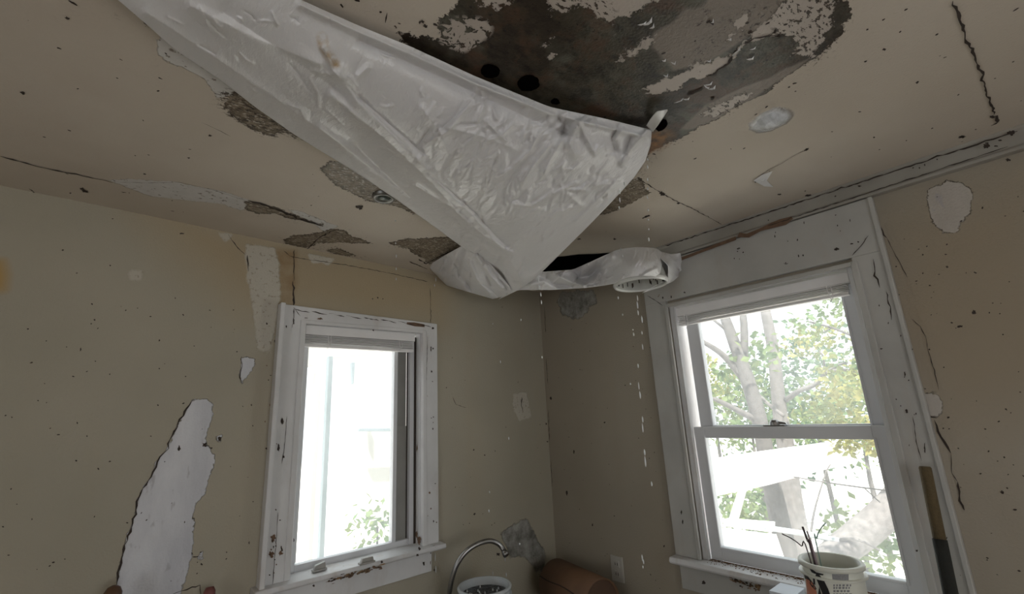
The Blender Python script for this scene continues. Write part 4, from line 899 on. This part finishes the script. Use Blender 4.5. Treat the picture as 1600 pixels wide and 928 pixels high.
# printed paint pail in front of the right window
c2 = onX(1297, 875, -.20); R2_ = .0835; H2 = c2.z-CT-.0
pl2, base2 = pail('paint_pail', c2, R2_, .070, H2, M['pail'], M['pail'], 'white printed plastic pail holding thin sticks in front of the right window', 'pail')
def on_pail(px, py):
    d = ray(px, py); o_ = CAM; 
    k = 0.0
    A0 = (d.x**2+d.y**2); r = R2_-.006
    for _ in range(4):
        B0 = 2*((o_.x-c2.x)*d.x+(o_.y-c2.y)*d.y); C0 = (o_.x-c2.x)**2+(o_.y-c2.y)**2-r*r; D0 = max(0, B0*B0-4*A0*C0); t = (-B0-math.sqrt(D0))/(2*A0); p = o_+d*t
        r = .072+(R2_-.004-.072)*max(0, min(1, (p.z-base2.z)/(H2-.035)))+.0008
    return p
def decal(pts, name, mat, n=1):
    b = MB(); cx = sum(p[0] for p in pts)/len(pts); cy = sum(p[1] for p in pts)/len(pts); ring = []
    for (x, y), (x2, y2) in zip(pts, pts[1:]+pts[:1]):
        for i in range(4): ring.append((x+(x2-x)*i/4, y+(y2-y)*i/4))
    k = len(ring); vs = [on_pail(cx, cy)]+[on_pail((x+cx)/2, (y+cy)/2) for x, y in ring]+[on_pail(x, y) for x, y in ring]
    b.add(vs, [(0, 1+i, 1+(i+1) % k) for i in range(k)]+[(1+i, 1+k+i, 1+k+(i+1) % k, 1+(i+1) % k) for i in range(k)])
    o = part(b, name, mat, pl2, 0); return o
decal([(1259,904),(1268,908),(1276,924),(1277,945),(1262,945)], 'orange_print', M['orange'])
pr = [[(1264,887),(1270,890),(1275,894),(1283,896),(1287,897),(1286,899),(1278,898),(1272,896),(1268,894)], [(1276,894),(1281,899),(1288,908),(1294,920),(1298,932),(1300,945),(1290,945),(1284,925),(1277,908),(1274,900)],
      [(1256,897),(1262,900),(1270,910),(1276,920),(1274,922),(1266,914),(1258,904)], [(1270,902),(1273,904),(1274,914),(1271,912)], [(1280,916),(1284,930),(1283,945),(1276,945),(1278,930)]]
for i, pts in enumerate(pr): decal(pts, 'black_print', M['ink'])
decal([(1300,897),(1326,897),(1326,908),(1301,908)], 'grey_label', M['label_grey'])
for y in (913, 917, 922, 927):
    x = 1302
    while x < 1328:
        w_ = random.uniform(2, 4.5); decal([(x, y), (x+w_, y), (x+w_*.9, y+3), (x+.2, y+3.2)], 'small_print', M['label_grey']); x += w_+random.uniform(.8, 2)
def stick(P, xo, r, nm, mat, lab):
    pts = [onX(a_, b_2, xo+dx) for a_, b_2, dx in P]; b0 = Vector((c2.x+random.uniform(-.02, .02), c2.y+random.uniform(-.02, .02), base2.z+.012))
    q = MB(); q.tube(catmull([b0]+pts, 5), r, 8); o = q.build(nm, mat, smooth=True, rel=b0); tag(o, lab, 'stick', 'sticks in the paint pail')
stick([(1264,868,-.23),(1252,853,-.21),(1238,842,-.2),(1222,834,-.2)], 0, .0018, 'thin_stick', M['stick_dark'], 'thin dark curved stick leaning left out of the printed pail')
stick([(1270,868,-.22),(1262,845,-.2),(1254,823,-.2)], 0, .0032, 'thin_stick', M['stick_dark'], 'thick dark straight stick in the printed pail')
stick([(1273,868,-.21),(1267,848,-.19),(1261,830,-.19)], 0, .0026, 'thin_stick', M['stick_pink'], 'pale mauve stick beside the thick dark one in the printed pail')
stick([(1277,856,-.18),(1276,842,-.17),(1281,828,-.17),(1290,817,-.17)], 0, .0018, 'thin_stick', M['stick_green'], 'grey green stick curving right out of the printed pail')
# white card box beside the pail
bz = onX(1232, 919, -.14)-Vector((0, 0, .014))
bx = MB(); bx.box((bz.x-.02, bz.y-.02, CT), (bz.x+.08, bz.y+.055, bz.z-.004)); 
bo = empty('card_box', (bz.x, bz.y, CT), 'small white card box left of the printed pail on the worktop', 'box'); part(bx, 'body', M['paper'], bo, .002)
part(MB().box((bz.x-.022, bz.y-.022, bz.z-.020), (bz.x+.082, bz.y+.057, bz.z)), 'lid', M['paper'], bo, .002)

# cardboard roll in the corner
zr = CT+.102
ra = Vector((-.30, -.13, zr)); rb = Vector((-.17, -.47, zr))
E_ = onZ(950, 929, zr); S_ = onZ(866, 926, zr)
ra, rb = Vector((-.15, -.14, zr)), Vector((-.22, -.49, zr)); ax = (rb-ra).normalized()
ro = empty('cardboard_roll', ((ra.x+rb.x)/2, (ra.y+rb.y)/2, CT), 'fat brown cardboard roll lying in the corner below the outlet', 'cardboard roll')
Rr = .100; q = MB(); zq = ax.to_track_quat('Z', 'Y').to_matrix()
Lr = (rb-ra).length
q.lathe([(Rr*.93, .0), (Rr, 0), (Rr*1.005, Lr*.5), (Rr, Lr), (Rr*.93, Lr), (Rr*.93, 0)], ra, 56, axis=zq); part(q, 'outer_layer', M['cardboard'], ro, 0, True)
q = MB(); q.lathe([(0, Lr-.012), (Rr*.35, Lr-.010), (Rr*.6, Lr-.012), (Rr*.93, Lr-.010)], ra, 40, axis=zq); part(q, 'end_disc', simple('dark_cardboard', (.085, .045, .026), .7, .3, 14, .2), ro, 0)
q = MB(); u_ = zq @ Vector((1, 0, 0)); v_ = zq @ Vector((0, 1, 0))
best = None
for k in range(360):
    a = math.radians(k); p = ra+ax*(Lr*.5)+(u_*math.cos(a)+v_*math.sin(a))*Rr; d = (p-CAM); px = 800+F*d.dot(RT)/d.dot(FW); py = 464-F*d.dot(UP)/d.dot(FW)
    facing = (u_*math.cos(a)+v_*math.sin(a)).dot(-d) > 0
    if facing and (best is None or abs(py-917) < best[0]): best = (abs(py-917), a)
a = best[1]; q.tube([ra+ax*(Lr*t)+(u_*math.cos(a+.03*math.sin(9*t))+v_*math.sin(a+.03*math.sin(9*t)))*(Rr+.0005) for t in [i/12 for i in range(13)]], .0025, 6); part(q, 'seam', M['speck'], ro, 0)
# outlet
ol = empty('wall_outlet', (0, -.415, .905), 'dusty white outlet plate on the right wall above the cardboard roll', 'outlet')
part(MB().box((-.007, -.452, .850), (0, -.380, .962)), 'plate', M['outlet'], ol, .003)
for zz in (.885, .928):
    q = MB(); q.box((-.010, -.432, zz-.015), (-.006, -.400, zz+.015)); sk_ = part(q, 'socket', M['outlet'], ol, .004)
    part(MB().box((-.0106, -.424, zz-.006), (-.0098, -.421, zz+.006)).box((-.0106, -.411, zz-.006), (-.0098, -.408, zz+.006)), 'slot', M['ink'], sk_, 0)

# pole leaning at the right of the window
p1 = onX(1445, 729, -.060); p2 = onX(1487, 935, -.125); pm = onX(1478, 851, -.0985)
dirp = (p2-p1).normalized(); fl_ = p1+dirp*((0-p1.z)/dirp.z)
po = empty('wrapped_pole', (fl_.x, fl_.y, 0), 'golden brown wrapped pole leaning on the right window casing', 'pole')
mid = p1+dirp*((pm-p1).dot(dirp))
q = MB(); q.tube([mid-dirp*.0, p1+dirp*.004, p1], [.0150, .0150, .013], 28); part(q, 'upper_shaft', M['pole_top'], po, 0, True)
q = MB(); q.tube([fl_+Vector((0, 0, .0)), mid+dirp*.01, mid-dirp*.012], [.0168, .0168, .0168], 28); part(q, 'lower_sleeve', M['pole_low'], po, 0, True)
# two wooden ends at the lower left
t1 = onY(179, 914, -.07)
q = MB(); bb = Vector((t1.x-.09, -.22, 0)); v = (t1-bb)
q.tube([bb, bb+v*.94, bb+v*.955, bb+v*.97, bb+v*.985, bb+v*.996, t1], [.016, .016, .020, .023, .022, .015, .005], 20)
tag(q.build('wooden_post', M['wood'], smooth=True, rel=bb), 'glossy brown wooden post with rounded top against the left wall', 'post')
t2 = onY(328, 917, -.05)
q = MB(); bb = Vector((t2.x-.02, -.26, 0)); v = (t2-bb)
q.tube([bb, bb+v*.97, bb+v*.99, t2], [.016, .017, .017, .011], 16)
tag(q.build('broom_handle', M['red_wood'], smooth=True, rel=bb), 'slim dark reddish handle end against the left wall beside the peeled patch', 'handle')

# ------------------------------------------------------------------ outside
GZ = -.45
tag(MB().box((-12, .2, GZ-.1), (25, 25, GZ)).box((.2, -14, GZ-.1), (25, .2, GZ)).build('ground_outside', M['sand']), kind='structure')
def leaves(mb, c, rad, n, size, squash=(1, 1, .8)):
    for _ in range(n):
        v = Vector((random.gauss(0, 1), random.gauss(0, 1), random.gauss(0, 1))).normalized()*rad*random.uniform(.3, 1)
        p = Vector(c)+Vector((v.x*squash[0], v.y*squash[1], v.z*squash[2])); s = size*random.uniform(.6, 1.3)
        a = Vector((random.gauss(0, 1), random.gauss(0, 1), random.gauss(0, .7)-.3)).normalized(); b = a.orthogonal().normalized(); b = (b*math.cos(random.random()*6)+a.cross(b)*math.sin(random.random()*6)).normalized()
        nrm = a.cross(b)
        mb.add([p, p+a*s*.45+b*s*.30+nrm*s*.05, p+a*s, p+a*s*.45-b*s*.30+nrm*s*.05], [(0, 1, 2, 3)])
def tree(label, trunk, rads, branches, blobs, lm, bark, cat='tree', nm='tree', grp=None):
    r = empty(nm, trunk[0], label, cat, grp); q = MB(); q.tube(catmull(trunk, 5), list(np.interp(np.linspace(0, 1, (len(trunk)-1)*5+1), np.linspace(0, 1, len(rads)), rads)), 14); part(q, 'trunk', bark, r, 0, True)
    for pth, r0, r1 in branches:
        k = (len(pth)-1)*4+1; q = MB(); q.tube(catmull(pth, 4), list(np.linspace(r0, r1, k)), 8); part(q, 'branch', bark, r, 0, True)
    if blobs:
        q = MB(); q.noflip = True
        for c_, rad, n, s in blobs: leaves(q, c_, rad, n, s)
        part(q, 'foliage', lm, r, 0)
    return r
X = lambda a_, b_2, x: onX(a_, b_2, x)
gnd = lambda p: Vector((p.x, p.y, GZ))
tA = [X(1236,900,3.2), X(1215,800,3.2), X(1200,730,3.2), X(1185,650,3.2), X(1160,570,3.2), X(1145,530,3.2), X(1128,480,3.2), X(1118,420,3.2)]; tA[0] = Vector((tA[1].x, tA[1].y-.05, GZ)) 
tree('forked grey tree, left of the two big trunks outside the right window', tA, [.10, .09, .08, .075, .07, .06, .05, .045],
     [([X(1162,575,3.2), X(1163,520,3.25), X(1160,480,3.3), X(1158,430,3.3)], .045, .035), ([X(1160,590,3.2), X(1130,555,3.1), X(1100,535,3.0), X(1080,525,3.0)], .04, .02), ([X(1190,660,3.2), X(1160,645,3.1), X(1120,625,3.0), X(1095,620,3.0)], .04, .015), ([X(1140,520,3.2), X(1115,500,3.1), X(1095,490,3.1)], .02, .01)],
     [(X(1180,548,3.3), .30, 90, .10), (X(1150,590,3.6), .35, 90, .10)], M['leaf'], M['bark'])
tB = [X(1250,900,3.9), X(1240,800,3.9), X(1228,700,3.9), X(1218,640,3.9), X(1210,560,3.9), X(1203,520,3.9), X(1195,480,3.9), X(1188,430,3.9)]; tB[0] = Vector((tB[1].x, tB[1].y, GZ))
tree('tall straight grey tree, right of the two big trunks outside the right window', tB, [.12, .11, .09, .075, .065, .06, .055, .055],
     [([X(1228,625,3.9), X(1250,610,3.8), X(1275,600,3.8), X(1292,582,3.8), X(1320,578,3.8), X(1345,582,3.8)], .032, .012), ([X(1180,612,3.8), X(1205,635,3.75), X(1225,650,3.7)], .02, .02), ([X(1292,582,3.8), X(1310,570,3.8), X(1325,567,3.8)], .018, .008), ([X(1288,585,3.8), X(1287,560,3.8), X(1280,548,3.8)], .012, .008)],
     [(X(1255,540,3.9), .28, 90, .075), (X(1285,520,3.7), .25, 80, .075), (X(1330,600,3.7), .42, 320, .08), (X(1290,650,3.9), .35, 220, .08)], M['leaf_y'], M['bark_pale'])
tree('leafy sapling arching in at the upper right of the right window', [gnd(X(1640,560,2.6)), X(1600,640,2.6), X(1500,585,2.6), X(1420,560,2.6), X(1380,535,2.6), X(1340,527,2.6), X(1300,512,2.6), X(1265,503,2.6)], [.02, .014, .008],
     [([X(1300,512,2.6), X(1285,520,2.6)], .008, .004)], [(X(1262,508,2.6), .20, 80, .06), (X(1310,480,2.7), .22, 80, .06), (X(1335,470,2.8), .22, 90, .065), (X(1345,550,2.8), .2, 70, .065)], M['leaf'], M['bark'], 'sapling', 'leafy_sapling')
tree('leafy sapling arching over behind the lower pane of the right window', [gnd(X(1640,640,2.2)), X(1600,740,2.2), X(1500,655,2.2), X(1440,640,2.2), X(1400,672,2.2), X(1350,672,2.2), X(1310,680,2.2)], [.015, .01, .005], [], [(X(1330,690,2.2), .16, 130, .058), (X(1370,675,2.2), .16, 110, .058)], M['leaf_y'], M['bark'], 'sapling', 'leafy_sapling')
for i, (px, py, x, rad, n, lab, lm) in enumerate([(1170,640,6.5,1.1,520,'bushy green thicket left behind the trunks outside the right window','leaf'), (1265,600,7.0,1.5,900,'blue green thicket behind the tall straight tree','leaf_d'), (1340,640,6.0,1.0,560,'green thicket at the right behind the branch outside','leaf'),
        (1110,600,6.5,.8,260,'pale shrub at the left edge of the right window view','leaf_y'), (1165,790,5.5,.55,260,'low green shrub behind the white trestle','leaf'), (1350,840,3.4,.42,300,'low green bush beside the fallen log','leaf'), (1230,670,7.5,1.3,500,'dark green shrub between the two trunks','leaf_d')]):
    cpt = X(px, py, x); r = empty('shrub', gnd(cpt), lab, 'shrub', None)
    q = MB(); q.noflip = True; leaves(q, cpt, rad, int(n*1.8) if x > 5 else n, .115 if x > 5 else .085); part(q, 'foliage', M[lm], r, 0)
    q = MB(); q.tube([gnd(cpt), gnd(cpt).lerp(cpt, .5)+Vector((.05, .05, 0)), cpt], [.04, .03, .012], 8); part(q, 'stem', M['bark'], r, 0, True)
# fallen log
lg = [X(1272,905,2.6), X(1300,870,2.7), X(1345,835,2.9), X(1385,800,3.1), X(1425,755,3.3)]
tree('pale leaning log with a bent twig outside the lower right pane', lg, [.10, .11, .12, .12, .12], [([X(1290,850,2.7), X(1320,842,2.7), X(1345,845,2.7), X(1375,860,2.7)], .014, .008), ([X(1265,850,2.8), X(1272,800,2.8), X(1290,740,2.8), X(1298,725,2.8)], .010, .004)], [], None, M['bark_pale'], 'log', 'fallen_log')
tree('thin bare twig slanting across the lower pane', [gnd(X(1620,800,2.4)), X(1560,820,2.4), X(1480,785,2.4), X(1410,770,2.4), X(1350,762,2.4), X(1300,755,2.4), X(1240,745,2.4)], [.006, .006, .005], [([X(1350,762,2.4), X(1375,785,2.4)], .005, .004)], [], None, M['bark'], 'twig', 'bare_twig')
# white trestle and rail
tr = empty('white_trestle', gnd(X(1180,800,2.9)), 'white painted plank trestle standing outside the lower pane', 'trestle')
def slab(name, pts, x, th, mat, par):
    q = MB(); q.prism([X(a_, b_2, x) for a_, b_2 in pts], (th, 0, 0)); part(q, name, mat, par, .005)
slab('plank', [(1110,717),(1170,708),(1300,690),(1330,700),(1330,725),(1285,735),(1200,758),(1120,775)], 2.9, .12, M['white_paint'], tr)
slab('leg', [(1152,768),(1164,764),(1150,815),(1138,812)], 2.95, .06, M['white_paint'], tr)
slab('lower_plank', [(1130,812),(1205,818),(1205,832),(1130,822)], 2.9, .10, M['white_paint'], tr)
slab('panel', [(1130,826),(1210,836),(1225,880),(1130,870)], 3.0, .05, M['white_paint'], tr)
q = MB(); q.tube([X(1195,824,2.7), X(1260,834,2.7), X(1312,845,2.7)], .022, 14); r = empty('metal_pipe', X(1250,834,2.7), 'pale grey pipe lying across behind the printed pail outside', 'pipe'); part(q, 'pipe', M['grey_paint'], r, 0, True)
# white porch seen through the narrow window
Y = lambda a_, b_2, y: onY(a_, b_2, y)
M['porch'] = simple('porch_paint', (.44, .43, .40), .6, .08, 3, .05); M['porch_post'] = simple('porch_post_paint', (.19, .23, .25), .6, .06, 3, .05)
ph = empty('porch', (.5, 2.2, GZ), 'sunlit white porch with posts seen through the narrow left window', 'porch')
def yslab(name, pts, y, th, mat, par=ph):
    q = MB(); q.prism([Y(a_, b_2, y) for a_, b_2 in pts], (0, th, 0)); part(q, name, mat, par, .004)
yslab('wall', [(548,560),(640,520),(640,830),(548,800)], 3.2, .1, M['porch'])
yslab('post', [(514,556),(521,556),(505,905),(497,905)], 1.4, .05, M['porch_post'])
yslab('post', [(495,582),(503,582),(487,905),(479,905)], 1.9, .08, M['porch'])
yslab('beam', [(470,578),(520,560),(560,556),(620,545),(620,530),(470,530)], 1.9, .15, M['porch'])
yslab('shelf', [(561,669),(614,669),(614,674),(561,674)], 3.0, .05, M['porch_post'])
yslab('post', [(549,566),(555,566),(553,600),(551,600)], 2.9, .05, M['porch_post'])
for i, (px, py, y, rad, n, lab) in enumerate([(590,822,2.6,.34,120,'small leafy plant at the lower right of the narrow window view')]):
    cpt = Y(px, py, y); r = empty('shrub', gnd(cpt), lab, 'shrub'); q = MB(); q.noflip = True; leaves(q, cpt, rad, n, .09); part(q, 'foliage', M['leaf'], r, 0)
    q = MB(); q.tube([gnd(cpt), cpt], .012, 8); part(q, 'stem', M['bark'], r, 0, True)
